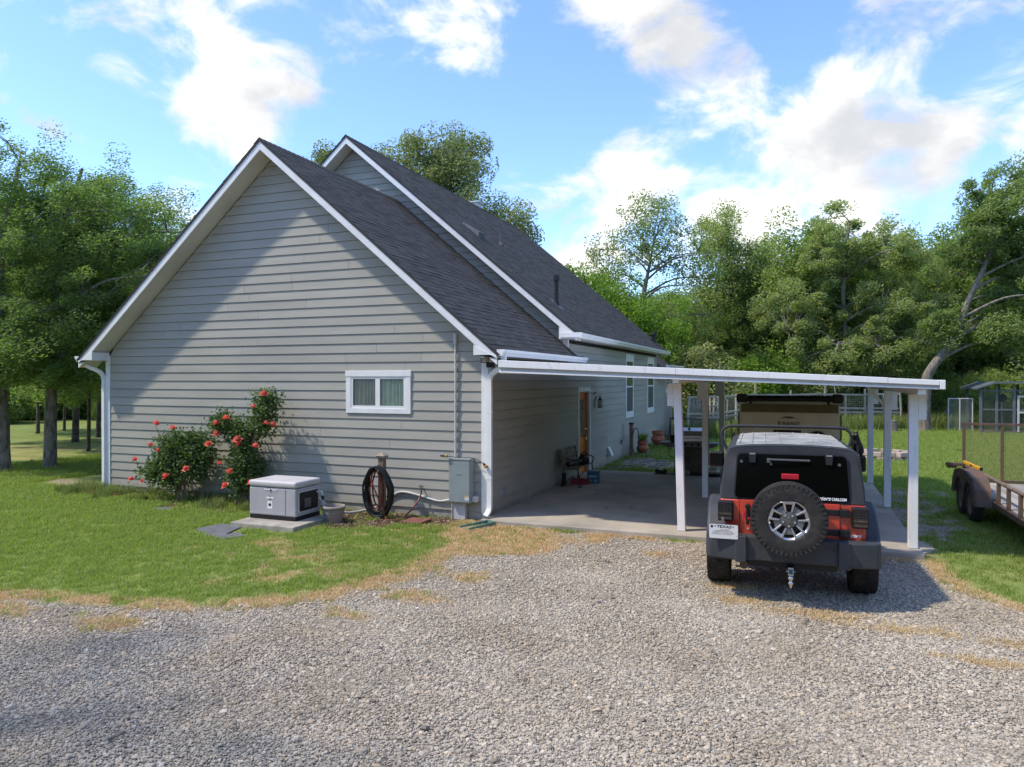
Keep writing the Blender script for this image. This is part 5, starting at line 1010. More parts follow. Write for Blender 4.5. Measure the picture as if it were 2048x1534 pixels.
LV = empty('spirit_level', (8.15, 4.15, .846), R(2), 'yellow plastic spirit level lying on the trailer\'s top rail', 'level'); MB().box((-.022, -.60, 0), (.022, .60, .055)).build('beam', M['yellow'], LV, bevel=.004); MB().box((-.024, -.612, -.001), (.024, -.60, .058)).box((-.024, .60, -.001), (.024, .612, .058)).box((-.0235, -.06, .01), (.0235, .06, .045)).build('end_cap', M['black'], LV)
# ------------------------------------------------------------------ fire pit
FP = empty('fire_pit', (7.62, 13.4, 0), 0, 'low round fire pit ring of pinkish blocks on the back lawn', 'fire pit')
rg = random.Random(8)
for lay in range(2):
    for k in range(11):
        a = 2*PI*(k+.5*lay)/11+rg.uniform(-.03, .03); MB().hexa([(-.155, -.10, 0), (.155, -.10, 0), (.125, .09, 0), (-.125, .09, 0), (-.15, -.095, .135), (.15, -.095, .135), (.12, .085, .135), (-.12, .085, .135)]).build('block', M['pitstone'], FP, bevel=.014, loc=(.62*math.cos(a), .62*math.sin(a), lay*.137+(rg.uniform(0, .01) if lay else 0)), rot=(0, 0, a+PI/2+rg.uniform(-.05, .05)))
MB().lathe([(0, .03), (.52, .03)], n=20).build('ash_bed', M['clay'], FP)
# ------------------------------------------------------------------ pen fence behind
FN = empty('pen_fence', (0, 0, 0), label='weathered post and rail pen fence with wire mesh behind the yard', cat='fence')
fp = [(.95, 18.6), (1.9, 20.3), (2.55, 22.6), (3.2, 25.3), (4.8, 26.3), (6.4, 27.5), (8.3, 28.4), (9.9, 29.0)]; rg = random.Random(14)
hts = [1.8, 1.78, 1.8, 2.5, 1.95, 2.45, 2.0, 1.9]
for (x, y), hh in zip(fp, hts): MB().tube([(x, y, -.1), (x+rg.uniform(-.05, .05), y, hh*.5), (x+rg.uniform(-.05, .05), y, hh)], [.06, .055, .05], 8).build('post', M['fencewood'], FN)
for i in range(len(fp)-1):
    for z in (.85, 1.05, 1.74):
        dz = rg.uniform(-.03, .03); MB().bar((*fp[i], z+dz), (*fp[i+1], z+rg.uniform(-.03, .03)), .05, .09).build('rail', M['fencewood'], FN)
    (x0, y0), (x1, y1) = fp[i], fp[i+1]
    MB().tube([((x0+x1)/2, (y0+y1)/2, 0), ((x0+x1)/2+.03, (y0+y1)/2, 1.76)], .035, 6).build('picket', M['fencewood'], FN)
wm = MB()
for i in range(len(fp)-1):
    a, b = Vector((*fp[i], 0)), Vector((*fp[i+1], 0)); L_ = (b-a).length; d = (b-a)/L_; nn = int(L_/.11); off = Vector((d.y, -d.x, 0))*.05
    for k in range(nn): p = a+d*(k*.11)+off; wm.bar(p+Vector((0, 0, .05)), p+Vector((0, 0, 1.72)), .007, .007, (0, 1, 0))
    for k in range(16): wm.bar(a+off+Vector((0, 0, .06+k*.11)), b+off+Vector((0, 0, .06+k*.11)), .007, .007)
tag(wm.build('wire_mesh', M['wire'], FN), kind='stuff')
MB().tube(arc_pts([(3.2, 25.3, 2.42), (4.8, 26.3, 2.33), (6.4, 27.5, 2.45)]), .022, 6).tube(arc_pts([(6.4, 27.5, 2.45), (7.6, 28.0, 2.22), (9.9, 29.0, 2.05)]), .022, 6).tube(arc_pts([(6.4, 27.5, 2.45), (6.75, 27.6, 2.3), (6.9, 27.7, 1.8)]), .02, 6).build('hoop_pipe', M['greylight'], FN, smooth=True)
for q in range(9): 
    x = 1.0+q*.095; MB().bar((x, 18.9+q*.16, 0), (x+rg.uniform(-.04, .04), 18.95+q*.16, 1.72+rg.uniform(-.05, .03)), .085, .03, (0, 1, 0)).build('leaning_board', M['fencewood'], FN)
MB().bar((1.2, 18.5, 1.33), (2.15, 20.1, 1.36), .03, .04).build('loose_stick', M['stick'], FN)
SH = empty('shed', (4.9, 33.5, 0), R(12), 'pale board shed with two windows behind the wire pen', 'shed')
MB().box((-1.75, .01, 0), (1.75, 2.4, 2.0)).build('core', M['shedwood'], SH)
for q in range(13): MB().box((-1.75, -.02, .02+q*.155), (1.75, .008, .165+q*.155)).build('board', M['shedwood'], SH)
for s in (-1, 1):
    w = empty('window', (s*1.15, 0, 1.62), 0, parent=SH); MB().box((-.36, -.045, -.42), (.36, -.0215, .36)).build('frame', M['white'], w); MB().box((-.31, -.052, -.37), (.31, -.046, .31)).build('pane', M['winscreen'], w)
    for q in range(4): MB().box((-.26+q*.15, -.057, -.36), (-.22+q*.15, -.053, .30)).build('blind_slat', M['greylight'], w)
MB().hexa([(-1.95, -.35, 2.02), (1.95, -.35, 2.02), (1.95, 2.6, 2.35), (-1.95, 2.6, 2.35), (-1.95, -.35, 2.12), (1.95, -.35, 2.12), (1.95, 2.6, 2.45), (-1.95, 2.6, 2.45)]).build('roof', M['rust'], SH)
# ------------------------------------------------------------------ kennel
KN = empty('dog_kennel', (12.95, 27.0, 0), R(3), 'grey roofed dog kennel with chain-link panels at the yard edge', 'kennel')
def chain(b, x0, x1, z0, z1, y, s=.13):
    n = int((x1-x0)/s); h_ = z1-z0
    for i in range(-int(h_/s), n):
        for d in (1, -1):
            a = Vector((x0+i*s, y, z0)) if d > 0 else Vector((x0+i*s, y, z1)); e = a+Vector((h_, 0, d*h_))
            t0 = max(0, (x0-a.x)/h_); t1 = min(1, (x1-a.x)/h_)
            if t1 > t0: b.bar(a+(e-a)*t0, a+(e-a)*t1, .012, .012, (0, 1, 0))
ch_ = MB(); chain(ch_, 0, 3.6, .05, 1.95, 0.0); 
for x, z in ((0, 2.05), (.62, 2.25), (1.30, 2.25), (2.1, 2.25), (3.6, 2.25)):
    for y in (0, 2.2): MB().box((x-.05, y-.05, 0), (x+.05, y+.05, z)).build('post', M['kennel'], KN)
for z in (.08, 1.1, 1.98): MB().box((0, -.03, z-.035), (3.6, .03, z+.035)).build('rail', M['kennel'], KN)
MB().hexa([(-.25, -.25, 2.02), (.5, -.30, 2.30), (.5, 2.5, 2.30), (-.25, 2.45, 2.02), (-.25, -.25, 2.10), (.5, -.30, 2.38), (.5, 2.5, 2.38), (-.25, 2.45, 2.10)]).box((.5, -.30, 2.30), (3.9, 2.5, 2.38)).build('roof', M['kennel'], KN)
MB().box((1.42, -.06, .1), (1.50, -.031, 1.75)).box((2.0, -.06, .1), (2.08, -.031, 1.75)).box((1.50, -.06, 1.67), (2.0, -.031, 1.75)).box((1.50, -.06, .95), (2.0, -.031, 1.03)).build('gate_door', M['greylight'], KN)
pz = MB(); chain(pz, -1.1, -.05, .05, 1.55, .9); chain(pz, 0, 2.2, .05, 1.95, 0.0, .13); tag(pz.build('side_chain_link', M['wire'], KN), kind='stuff'); tag(ch_.build('chain_link', M['wire'], KN), kind='stuff')
for x in (-1.1, -.62, -.1): MB().cyl((x, .9, 0), (x, .9, 1.58), .028, .028, 8).build('panel_post', M['greylight'], KN)
MB().cyl((-1.1, .9, 1.57), (-.1, .9, 1.57), .025, .025, 8).build('panel_rail', M['greylight'], KN); MB().lathe([(0, 0), (.19, 0), (.19, .03), (0, .03)], (.95, .4, 1.62), 'y', 20).build('fan', M['blackmetal'], KN); MB().cyl((.95, .42, .1), (.95, .42, 1.5), .02, .02, 6).build('fan_stand', M['greylight'], KN)
HV = empty('bee_box', (12.35, 30.5, 0), R(20), 'low pale wooden box at the dark wood edge', 'box'); MB().box((-.42, -.32, 0), (.42, .32, .28)).build('box', M['shedwood'], HV, bevel=.01); MB().hexa([(-.50, -.40, .29), (.50, -.40, .29), (.50, .40, .34), (-.50, .40, .34), (-.50, -.40, .33), (.50, -.40, .33), (.50, .40, .38), (-.50, .40, .38)]).build('lid', M['greylight'], HV)
# ------------------------------------------------------------------ plants
NR = np.random.RandomState(77)
def leaves_mesh(name, C, ln, wd, mat, wind=None, wstr=0.0, upb=.35, seed=0, bend=True):
    rg = np.random.RandomState(seed); n = len(C)
    d = rg.normal(size=(n, 3)); d[:, 2] *= .7
    if wind is not None: d = d*(1-wstr)+np.array(wind)[None]*wstr*1.6
    d /= np.linalg.norm(d, axis=1)[:, None]+1e-9
    q = rg.normal(size=(n, 3)); q[:, 2] += upb*2; s = np.cross(d, q); s /= np.linalg.norm(s, axis=1)[:, None]+1e-9
    L_ = (ln*rg.uniform(.65, 1.3, n))[:, None]; W_ = (wd*rg.uniform(.7, 1.25, n))[:, None]
    nn = np.cross(d, s); dr = nn*L_*.12
    V = np.stack([C-d*L_/2, C+s*W_/2+d*L_*.05+dr, C+d*L_/2, C-s*W_/2+d*L_*.05+dr], 1).reshape(-1, 3)
    me = bpy.data.meshes.new(name); a = np.arange(n)*4; np_mesh(me, V, np.stack([a, a+1, a+2, a+3], 1), mat); return me
def ell_pts(rg, blobs, dens_pow=2.0):
    out = []
    for (cx, cy, cz_, rx, ry, rz, n) in blobs:
        v = rg.normal(size=(n, 3)); v /= np.linalg.norm(v, axis=1)[:, None]; v *= (rg.rand(n)**(1/dens_pow))[:, None]
        out.append(v*np.array([rx, ry, rz])+np.array([cx, cy, cz_]))
    return np.concatenate(out)
def limb_mesh(name, trunk, r0, cl, mat, rg, nl=7, twig=.018, sides=7, zlow=.35, rtop=.22):
    b = MB(); T = [Vector(p) for p in trunk]; TP = arc_pts(T, 5); m = len(TP)
    b.tube(TP, [r0*(1.25 if i == 0 else 1)*(1-(1-rtop)*i/(m-1)) for i in range(m)], sides+3)
    nodes = [(p, r0*(1-(1-rtop)*i/(m-1))) for i, p in enumerate(TP)]; top = TP[-1].z
    far = []; P = [Vector(c) for c in cl]
    if P:
        idx = [int(rg.randint(len(P)))]
        dist = np.linalg.norm(cl-cl[idx[0]], axis=1)
        for _ in range(min(nl, len(P))-1): k = int(dist.argmax()); idx.append(k); dist = np.minimum(dist, np.linalg.norm(cl-cl[k], axis=1))
        base = [n_ for n_ in nodes if n_[0].z > zlow*top] or nodes
        for k in idx:
            q = P[k]; s, sr = min(base, key=lambda n_: (n_[0]-q).length+max(0, n_[0].z-q.z+.25*(q-n_[0]).length)*1.5)
            mid = s.lerp(q, .5)+Vector((rg.uniform(-.3, .3), rg.uniform(-.3, .3), .12*(q-s).length)); pts = arc_pts([s, mid, q], 4); r1 = min(sr*.6, .03+.020*(q-s).length)
            b.tube(pts, [r1*(1-.75*i/(len(pts)-1)) for i in range(len(pts))], 6); nodes += [(p, r1*(1-.75*i/(len(pts)-1))) for i, p in enumerate(pts)]
        NP = np.array([tuple(n_[0]) for n_ in nodes]); NRd = [n_[1] for n_ in nodes]
        for q in P:
            dv = NP-np.array(q); dd = np.linalg.norm(dv, axis=1)+np.maximum(0, dv[:, 2])*.6; k = int(dd.argmin()); s = Vector(NP[k])
            if (s-q).length < .15: continue
            mid = s.lerp(q, .55)+Vector((rg.uniform(-.15, .15), rg.uniform(-.15, .15), .08*(q-s).length)); b.tube([s, mid, q], [min(twig*1.8, NRd[k]), twig*.9, twig*.35], 4, cap=False)
    return b.mesh(name, mat, True, fixn=False)
def make_tree(name, label, loc, trunk, r0, blobs, leafmat, barkmat, nleaf, csz, ln, wd, seed, cat='tree', group=None, wind=None, wstr=0., nl=7, dens=2.0, stretch=1.0, twig=.018, kind=None, zlow=.35, objs=True):
    rg = np.random.RandomState(seed); cl = ell_pts(rg, blobs, dens); cl = cl[cl[:, 2] > .25]
    nc = len(cl); per = max(1, nleaf//nc); sz = csz*rg.uniform(.6, 1.35, nc)
    off = rg.normal(size=(nc, per, 3))*np.array([1, 1, .8])
    off *= np.minimum(1, 1.55/(np.linalg.norm(off, axis=2, keepdims=True)+1e-6))
    if wind is not None and stretch > 1:
        w = np.array(wind)/np.linalg.norm(wind); w = w[None, None]+rg.normal(size=(nc, 1, 3))*.42; w = w/np.linalg.norm(w, axis=2, keepdims=True); a = np.minimum(rg.exponential(.6, size=(nc, per, 1)), 1.25)-.45; off = off*.55+w*a*stretch
    C_ = (cl[:, None, :]+off*sz[:, None, None]*.6).reshape(-1, 3); C_ = C_[C_[:, 2] > .08]
    lm = leaves_mesh(name+'_leaves', C_, ln, wd, M[leafmat], wind, wstr, seed=seed)
    tm = limb_mesh(name+'_wood', trunk, r0, cl, M[barkmat], rg, nl, twig, zlow=zlow)
    if not objs: return tm, lm
    o = empty(name, loc, 0, label, cat, group); link('trunk', tm, o); link('crown', lm, o); return o
WND = tuple(rt*.92+Vector((0, 0, .22)))
def at(px_, depth, z=0): return tuple(CAM+fh*depth+rt*((px_-1024)/1440*depth)+Vector((0, 0, z-CAM.z)))
# --- windblown elms on the left
E_ = dict(leafmat='elm', barkmat='lichen', csz=.58, ln=.088, wd=.034, wind=WND, wstr=.55, stretch=2.6, nl=12, twig=.016)
make_tree('elm_tree', 'large windblown elm with paired grey trunks at the left lawn edge', (-15.0, 1.5, 0), [(0, 0, -.1), (-.15, .05, 1.5), (-.3, .1, 3.5), (0, 0, 6.0), (.5, .1, 8.2)], .20, [(-.5, 0, 7.0, 3.2, 3.0, 2.7, 72), (2.0, .6, 5.6, 2.6, 2.4, 2.2, 48), (-2.0, .4, 4.4, 2.2, 2.2, 1.8, 34), (.6, -.3, 2.8, 2.2, 1.6, 1.0, 28), (-2.2, -.6, 2.7, 1.6, 1.2, .9, 14)], nleaf=105000, seed=1, **E_)
make_tree('elm_tree', 'straight grey elm trunk just right of the paired trunks, dense crown', (-14.35, 2.35, 0), [(0, 0, -.1), (.05, 0, 1.8), (.02, .1, 4.0), (.3, .2, 6.6), (.8, .4, 8.4)], .18, [(.8, .8, 6.5, 2.8, 2.6, 1.9, 64), (2.9, 1.6, 4.6, 2.2, 2.2, 1.8, 44), (.2, -.4, 4.0, 2.3, 1.6, 1.6, 32), (1.9, .2, 2.9, 1.6, 1.3, .9, 20)], nleaf=90000, seed=2, **E_)
make_tree('elm_tree', 'leaning elm behind the paired trunks, crown reaching to the house rake', (-16.2, 5.6, 0), [(0, 0, -.1), (.2, .1, 2.0), (.3, .1, 4.2), (.4, .2, 6.2), (.6, .3, 7.9)], .19, [(.2, .4, 6.9, 2.8, 2.6, 2.2, 60), (2.6, 1.0, 5.6, 2.4, 2.4, 1.7, 44), (.6, .2, 4.4, 2.6, 2.2, 1.4, 30), (1.2, .2, 2.8, 2.4, 1.8, .9, 24)], nleaf=80000, seed=3, **E_)
for i, (px_, dp, hh, lb) in enumerate(((100, 26.5, 9.2, 'dark straight trunk third from the left frame edge'), (150, 28.5, 9.0, 'thin dark trunk in the left grove nearest the house corner'), (12, 27.5, 10.0, 'shaded grove tree at the left frame edge behind the elms'), (196, 31, 8.6, 'slender dark grove tree beside the left house corner board'), (75, 33, 8.4, 'farthest thin grove trunk seen between the two big elm trunks'), (128, 35, 8.0, 'pale slanting grove trunk before the far earth road'), (176, 25, 7.2, 'slim young grove tree in front of the far brush, near the downspout'))):
    make_tree('grove_tree', lb, at(px_, dp), [(0, 0, -.1), (.06, 0, 2.0), (-.1, .1, 5.0), (.2, 0, hh*.85)], max(.07, .16-.018*i), [(.3, 0, hh*.66, 3.2, 3.0, hh*.33, 60), (0, 0, hh*.34, 2.4, 2.2, 1.0, 22)], 'elm', 'barkdark', 22000, .8, .125, .055, 40+i, group='shaded grove trees left of the house', wind=WND, wstr=.4, stretch=1.4)
# --- big trees seen over the roofs and behind the yard
make_tree('oak_tree', 'big spreading oak rising behind the taller roof ridge', at(850, 40), [(0, 0, -.1), (0, 0, 4), (.3, 0, 8), (.4, 0, 12.5)], .42, [(-2.6, 0, 12.8, 3.0, 3.2, 2.6, 70), (.9, .5, 14.0, 2.9, 3.0, 2.6, 80), (3.6, 0, 10.2, 2.9, 3.0, 2.0, 50), (5.2, .4, 8.3, 2.0, 2.4, 1.3, 26), (-5.9, 0, 14.9, 1.5, 1.5, 1.0, 16), (0, 0, 8.6, 4.5, 3.5, 2.2, 40)], 'oak', 'bark', 84000, .78, .155, .085, 11, nl=16, twig=.03)
make_tree('open_tree', 'thinly leafed tree with bare spreading limbs behind the roof end', at(1278, 39), [(0, 0, -.1), (-.1, 0, 3.0), (.1, 0, 5.0), (.25, 0, 7.0), (.6, 0, 8.8)], .30, [(-1.2, 0, 9.2, 1.7, 2.0, 2.1, 48), (1.3, 0, 10.0, 2.0, 2.0, 2.2, 56), (3.0, .2, 8.4, 1.3, 1.6, 1.5, 30), (-2.3, .2, 7.5, 1.0, 1.4, 1.2, 20), (.4, 0, 11.2, 1.6, 1.2, 1.2, 26), (2.4, 0, 5.6, 1.6, 1.4, .8, 16)], 'ash', 'bark', 13000, .58, .145, .075, 12, nl=24, dens=3, twig=.022, zlow=.45)
make_tree('slim_tree', 'tall slim dark-trunked tree right of the thinly leafed one', at(1432, 43), [(0, 0, -.1), (.1, 0, 3.0), (-.1, .1, 6.5), (.4, 0, 10.5)], .22, [(.3, 0, 10.8, 1.7, 1.7, 1.8, 46), (.9, 0, 8.4, 1.3, 1.5, 1.3, 26), (-.6, 0, 7.4, 1.3, 1.5, 1.2, 20)], 'silver', 'bark', 18000, .68, .15, .08, 13, nl=10)
make_tree('broad_tree', 'broad pale-leafed tree filling the middle of the back wood edge', at(1690, 39), [(0, 0, -.1), (.1, 0, 3.5), (-.1, 0, 7.0), (.2, 0, 11.0)], .24, [(-.6, 0, 9.6, 2.7, 2.6, 2.6, 50), (1.9, -.3, 8.6, 2.6, 2.6, 2.8, 46), (-2.4, -.4, 6.4, 2.6, 2.6, 2.4, 44), (2.6, -.4, 5.0, 2.7, 2.6, 2.6, 44), (-.3, -1.2, 3.6, 3.8, 2.6, 2.6, 60)], 'silver', 'barkpale', 82000, .72, .145, .075, 14, nl=26, wind=WND, wstr=.25, stretch=1.25)
LT = make_tree('leaning_tree', 'pale-barked tree leaning right behind the right carport post', (10.75, 27.4, 0), [(0, 0, -.1), (.05, 0, 2.2), (.25, .0, 2.95), (.95, .3, 3.95), (1.45, .5, 4.9), (1.9, .7, 6.2), (2.5, .9, 7.6), (3.1, 1.1, 9.2), (3.7, 1.3, 10.8)], .26, [(3.3, 1.2, 10.9, 2.1, 2.0, 1.6, 60), (4.6, 1.7, 8.6, 2.0, 2.2, 2.0, 60), (2.2, .8, 8.8, 1.3, 1.5, 1.5, 28), (4.4, 1.6, 6.2, 2.0, 2.0, 1.5, 45), (.8, .2, 4.9, .9, .8, .8, 16), (3.0, .8, 4.6, 1.5, 1.4, .9, 24)], 'ash', 'barkpale', 64000, .66, .145, .07, 15, nl=18, wind=tuple(rt*.9+Vector((0, 0, .45))), wstr=.4, stretch=1.5, zlow=.3, twig=.022)
make_tree('bright_tree', 'bright yellow-green leafy tree rising beside the roof end', at(1215, 37), [(0, 0, -.1), (0, 0, 3), (.2, 0, 6.5)], .16, [(0, 0, 6.0, 2.6, 2.4, 2.2, 70), (2.2, 0, 4.6, 2.2, 2.2, 2.2, 60), (-1.6, 0, 7.4, 1.2, 1.4, 1.0, 18)], 'bright', 'bark', 36000, .7, .145, .08, 16)
make_tree('cream_shrub', 'cream-tinted flowering shrub just beyond the far wing roof', at(1405, 35), [(0, 0, -.1), (.1, 0, 1.2), (.2, 0, 2.6)], .10, [(-.3, 0, 3.0, 1.5, 1.4, 1.1, 50), (.9, 0, 2.2, 1.4, 1.4, 1.1, 46), (-1.0, 0, 1.6, 1.3, 1.3, 1.2, 36)], 'cream', 'bark', 13000, .55, .15, .09, 17, cat='shrub')
make_tree('leafy_shrub', 'bright green bush between the cream shrub and the fence', at(1500, 38), [(0, 0, -.1), (0, 0, 1.5), (.1, 0, 3.0)], .09, [(0, 0, 2.6, 2.2, 1.8, 1.6, 60), (-1.8, 0, 1.7, 1.6, 1.5, 1.3, 36)], 'bright', 'bark', 12000, .6, .18, .10, 18, cat='shrub')
# --- generic wood, scattered through the distance as one mass
def gn_scatter(name, pts, rot, scl, idx, sources, label, cat, kind='stuff', parent=None):
    me = bpy.data.meshes.new(name); me.vertices.add(len(pts)); me.vertices.foreach_set('co', np.asarray(pts, np.float32).ravel())
    a = me.attributes.new('rot', 'FLOAT_VECTOR', 'POINT'); a.data.foreach_set('vector', np.asarray(rot, np.float32).ravel())
    a = me.attributes.new('scl', 'FLOAT', 'POINT'); a.data.foreach_set('value', np.asarray(scl, np.float32))
    a = me.attributes.new('idx', 'INT', 'POINT'); a.data.foreach_set('value', np.asarray(idx, np.int32)); me.update()
    col = bpy.data.collections.new(name+'_pieces')
    for k, sm in enumerate(sources): o = bpy.data.objects.new(f'{name}_piece_{k:02d}', sm); col.objects.link(o)
    ng = bpy.data.node_groups.new(name, 'GeometryNodeTree'); ng.interface.new_socket('Geometry', in_out='INPUT', socket_type='NodeSocketGeometry'); ng.interface.new_socket('Geometry', in_out='OUTPUT', socket_type='NodeSocketGeometry')
    gi = ng.nodes.new('NodeGroupInput'); go = ng.nodes.new('NodeGroupOutput'); ip = ng.nodes.new('GeometryNodeInstanceOnPoints'); ci = ng.nodes.new('GeometryNodeCollectionInfo')
    ci.inputs['Collection'].default_value = col; ci.inputs['Separate Children'].default_value = True; ci.inputs['Reset Children'].default_value = True; ip.inputs['Pick Instance'].default_value = True
    mp_ = ng.nodes.new('GeometryNodeMeshToPoints')
    def na(nm, t):
        q = ng.nodes.new('GeometryNodeInputNamedAttribute'); q.data_type = t; q.inputs['Name'].default_value = nm; return q.outputs['Attribute']
    ng.links.new(gi.outputs[0], mp_.inputs[0]); ng.links.new(mp_.outputs[0], ip.inputs['Points']); ng.links.new(ci.outputs[0], ip.inputs['Instance'])
    er = ng.nodes.new('FunctionNodeEulerToRotation'); ng.links.new(na('rot', 'FLOAT_VECTOR'), er.inputs[0]); ng.links.new(er.outputs[0], ip.inputs['Rotation'])
    ng.links.new(na('scl', 'FLOAT'), ip.inputs['Scale']); ng.links.new(na('idx', 'INT'), ip.inputs['Instance Index']); ng.links.new(ip.outputs[0], go.inputs[0])
    o = link(name, me, parent); md = o.modifiers.new('scatter', 'NODES'); md.node_group = ng; tag(o, label, cat, kind=kind); return o
def join_two(name, a, b):
    na_, nb = len(a.vertices), len(b.vertices); bm = bmesh.new(); bm.from_mesh(a); k = len(bm.faces); bm.from_mesh(b); bm.faces.ensure_lookup_table()
    for f_ in bm.faces[k:]: f_.material_index = 1
    me = bpy.data.meshes.new(name); bm.to_mesh(me); bm.free(); me.materials.append(a.materials[0]); me.materials.append(b.materials[0]); return me
srcs = []
for i, (lm_, hh, rr) in enumerate((('wood_leaf', 11.5, 3.3), ('silver', 10.5, 3.0), ('wood_leaf', 12.5, 3.8), ('ash', 10.0, 3.2))):
    t_, l_ = make_tree('w', '', (0, 0, 0), [(0, 0, -.1), (.1, 0, 4), (-.1, 0, hh*.6), (.2, 0, hh*.92)], .19, [(0, 0, hh*.70, rr, rr, hh*.30, 90), (.6, .4, hh*.36, rr*1.05, rr*1.05, hh*.24, 70)], lm_, 'barkdark', 36000, .82, .175, .095, 60+i, nl=7, objs=False); srcs.append(join_two('wood_tree', t_, l_))
t_, l_ = make_tree('w', '', (0, 0, 0), [(0, 0, -.1), (.1, 0, .8), (0, 0, 1.6)], .05, [(0, 0, 1.25, 1.7, 1.6, 1.2, 70)], 'wood_leaf', 'barkdark', 14000, .5, .14, .075, 66, nl=5, objs=False); srcs.append(join_two('wood_bush', t_, l_))
rg = np.random.RandomState(9); P_, I_ = [], []
for px_ in np.arange(1120, 2350, 52):
    for dp in (44, 50, 57): P_.append(at(px_+rg.uniform(-30, 30)+(26 if dp == 50 else 0), dp+rg.uniform(-2, 2))); I_.append(rg.randint(4))
for px_ in np.arange(1500, 2300, 42): P_.append(at(px_+rg.uniform(-15, 15), 41.5+rg.uniform(-1, 1.5))); I_.append(4)
for px_ in np.arange(1840, 2350, 30): P_.append(at(px_+rg.uniform(-12, 12), 40+rg.uniform(-.5, 1.5))); I_.append(4)
for px_ in np.arange(-260, 330, 42):
    for dp in (47, 54): P_.append(at(px_+rg.uniform(-25, 25), dp+rg.uniform(-2, 2))); I_.append(rg.randint(4))
for px_ in np.arange(-200, 330, 30): P_.append(at(px_+rg.uniform(-20, 20), 43+rg.uniform(-3, 4))); I_.append(4)
for ang in np.arange(-172, -8, 4.2):      # the wood goes on round the clearing, right of and behind the drive
    for rr in (34, 40): a_ = R(ang+rg.uniform(-1.5, 1.5)); P_.append((5+rr*1.0*math.cos(a_), -4+rr*math.sin(a_), 0)); I_.append(rg.randint(4))
for y_ in np.arange(-8, 26, 4.5):
    for x_ in (36, 41): P_.append((x_+rg.uniform(-1.5, 1.5)+max(0, y_)*.18, y_, 0)); I_.append(rg.randint(4))
n_ = len(P_); SC_ = rg.uniform(.82, 1.12, n_); SC_ = np.where(np.array(I_) == 4, rg.uniform(.45, 1.25, n_), SC_)
for k, p in enumerate(P_):
    d_ = Vector(p)-CAM; dp_ = d_.dot(fh); lx = 1024+1440*d_.dot(rt)/max(dp_, .1)
    if dp_ > 0 and I_[k] < 4 and 1060 < lx < 1500: SC_[k] *= .70
gn_scatter('woodland', P_, np.stack([np.zeros(n_), np.zeros(n_), rg.uniform(0, 6.28, n_)], 1), SC_, I_, srcs, 'dense green wood closing off the yard behind fence and kennel', 'wood')
# trees outside the view that shade the drive and stand behind it
sh = make_tree('drive_tree', 'light-crowned shade tree standing alone beside the gravel drive', (-6.6, -11.9, 0), [(0, 0, -.1), (.1, 0, 4), (.3, .2, 8), (.4, .2, 11)], .2, [(.6, .3, 10.2, 3.0, 2.2, 2.0, 60), (3.2, -1.0, 10.4, 1.8, 1.6, 1.5, 26), (-2.4, 1.4, 8.2, 1.5, 1.4, 1.2, 16)], 'ash', 'bark', 1500, .9, .2, .11, 31, nl=9)
# --- roses
def rose_bush(label, base, blobs, canes, nleaf, flowers, seed):
    rg = np.random.RandomState(seed); o = empty('rose_bush', base, 0, label, 'rose bush'); b = MB()
    cl = ell_pts(rg, blobs, 2.2)
    for c in cl[rg.choice(len(cl), canes)]:
        x0 = rg.uniform(-.16, .16); b.tube(arc_pts([(x0, rg.uniform(-.08, .08), 0), (x0+(c[0]-x0)*.3, c[1]*.4, c[2]*.55), tuple(c)], 3), [.011]*3+[.008]*3+[.004], 5, cap=False)
    link('canes', b.mesh('canes', M['postwood'], True, False), o)
    per = nleaf//len(cl); C_ = (cl[:, None]+rg.normal(size=(len(cl), per, 3))*.085).reshape(-1, 3); C_ = C_[C_[:, 2] > .03]; C_ = C_[C_[:, 1]+base[1] < -.05]
    link('foliage', leaves_mesh('foliage', C_, .066, .046, M['rose'], seed=seed), o)
    for k, (x, y, z, s) in enumerate(flowers):
        s *= 1.65; j = int(np.linalg.norm(cl-np.array([x, y, z-.15]), axis=1).argmin()); q0 = Vector(cl[j]); link('flower_stem', MB().tube([q0, q0.lerp(Vector((x, y, z)), .6)+Vector((0, 0, -.03)), (x, y, z)], .0045, 5).mesh('stem', M['rose'], True, False), o)
        f = MB(); r_ = random.Random(seed*50+k)
        for ring, (n, rad, tilt, hh) in enumerate(((4, .35, 1.35, .9), (5, .62, .95, .7), (6, .95, .45, .45))):
            for q in range(n):
                a = 2*PI*q/n+ring*.4+r_.uniform(-.1, .1); e = Vector((math.cos(a), math.sin(a), 0)); t = Vector((-math.sin(a), math.cos(a), 0)); L1 = s*rad; upz = s*hh*math.sin(tilt); w = s*(.30+.16*ring)
                p0 = e*s*.08; p1 = e*L1*.6*math.cos(tilt*.4)+Vector((0, 0, upz*.7)); p2 = e*L1*math.cos(tilt*.5)+Vector((0, 0, upz))
                f.add([p0-t*w*.25, p0+t*w*.25, p1+t*w*.55, p1-t*w*.55, p2+t*w*.35, p2-t*w*.35], [(0, 1, 2, 3), (3, 2, 4, 5)])
        f.blob((0, 0, s*.38), (s*.50, s*.50, s*.42), 9, 6, .10, k)
        fo = f.build('flower', M['petal'], o, loc=(x, y, z), rot=(r_.uniform(-.5, .9), r_.uniform(-.5, .5), 0))
rose_bush('rounded rose bush with coral blooms, left of the two by the wall', (-6.55, -.50, 0), [(0, 0, 1.0, .72, .30, .48, 120), (-.62, 0, .62, .42, .28, .26, 50), (.38, .05, 1.05, .42, .24, .38, 44), (-.05, 0, .55, .7, .28, .22, 40)], 26, 9500,
          [(-.42, -.25, 1.58, .062), (.0, -.2, 1.50, .055), (-1.02, -.2, .83, .055), (-1.10, -.25, .42, .058), (-.05, -.33, .55, .062), (.42, -.28, .72, .055), (-.55, -.27, 1.15, .05), (-.72, -.3, .42, .04), (-.3, -.32, 1.05, .045)], 5)
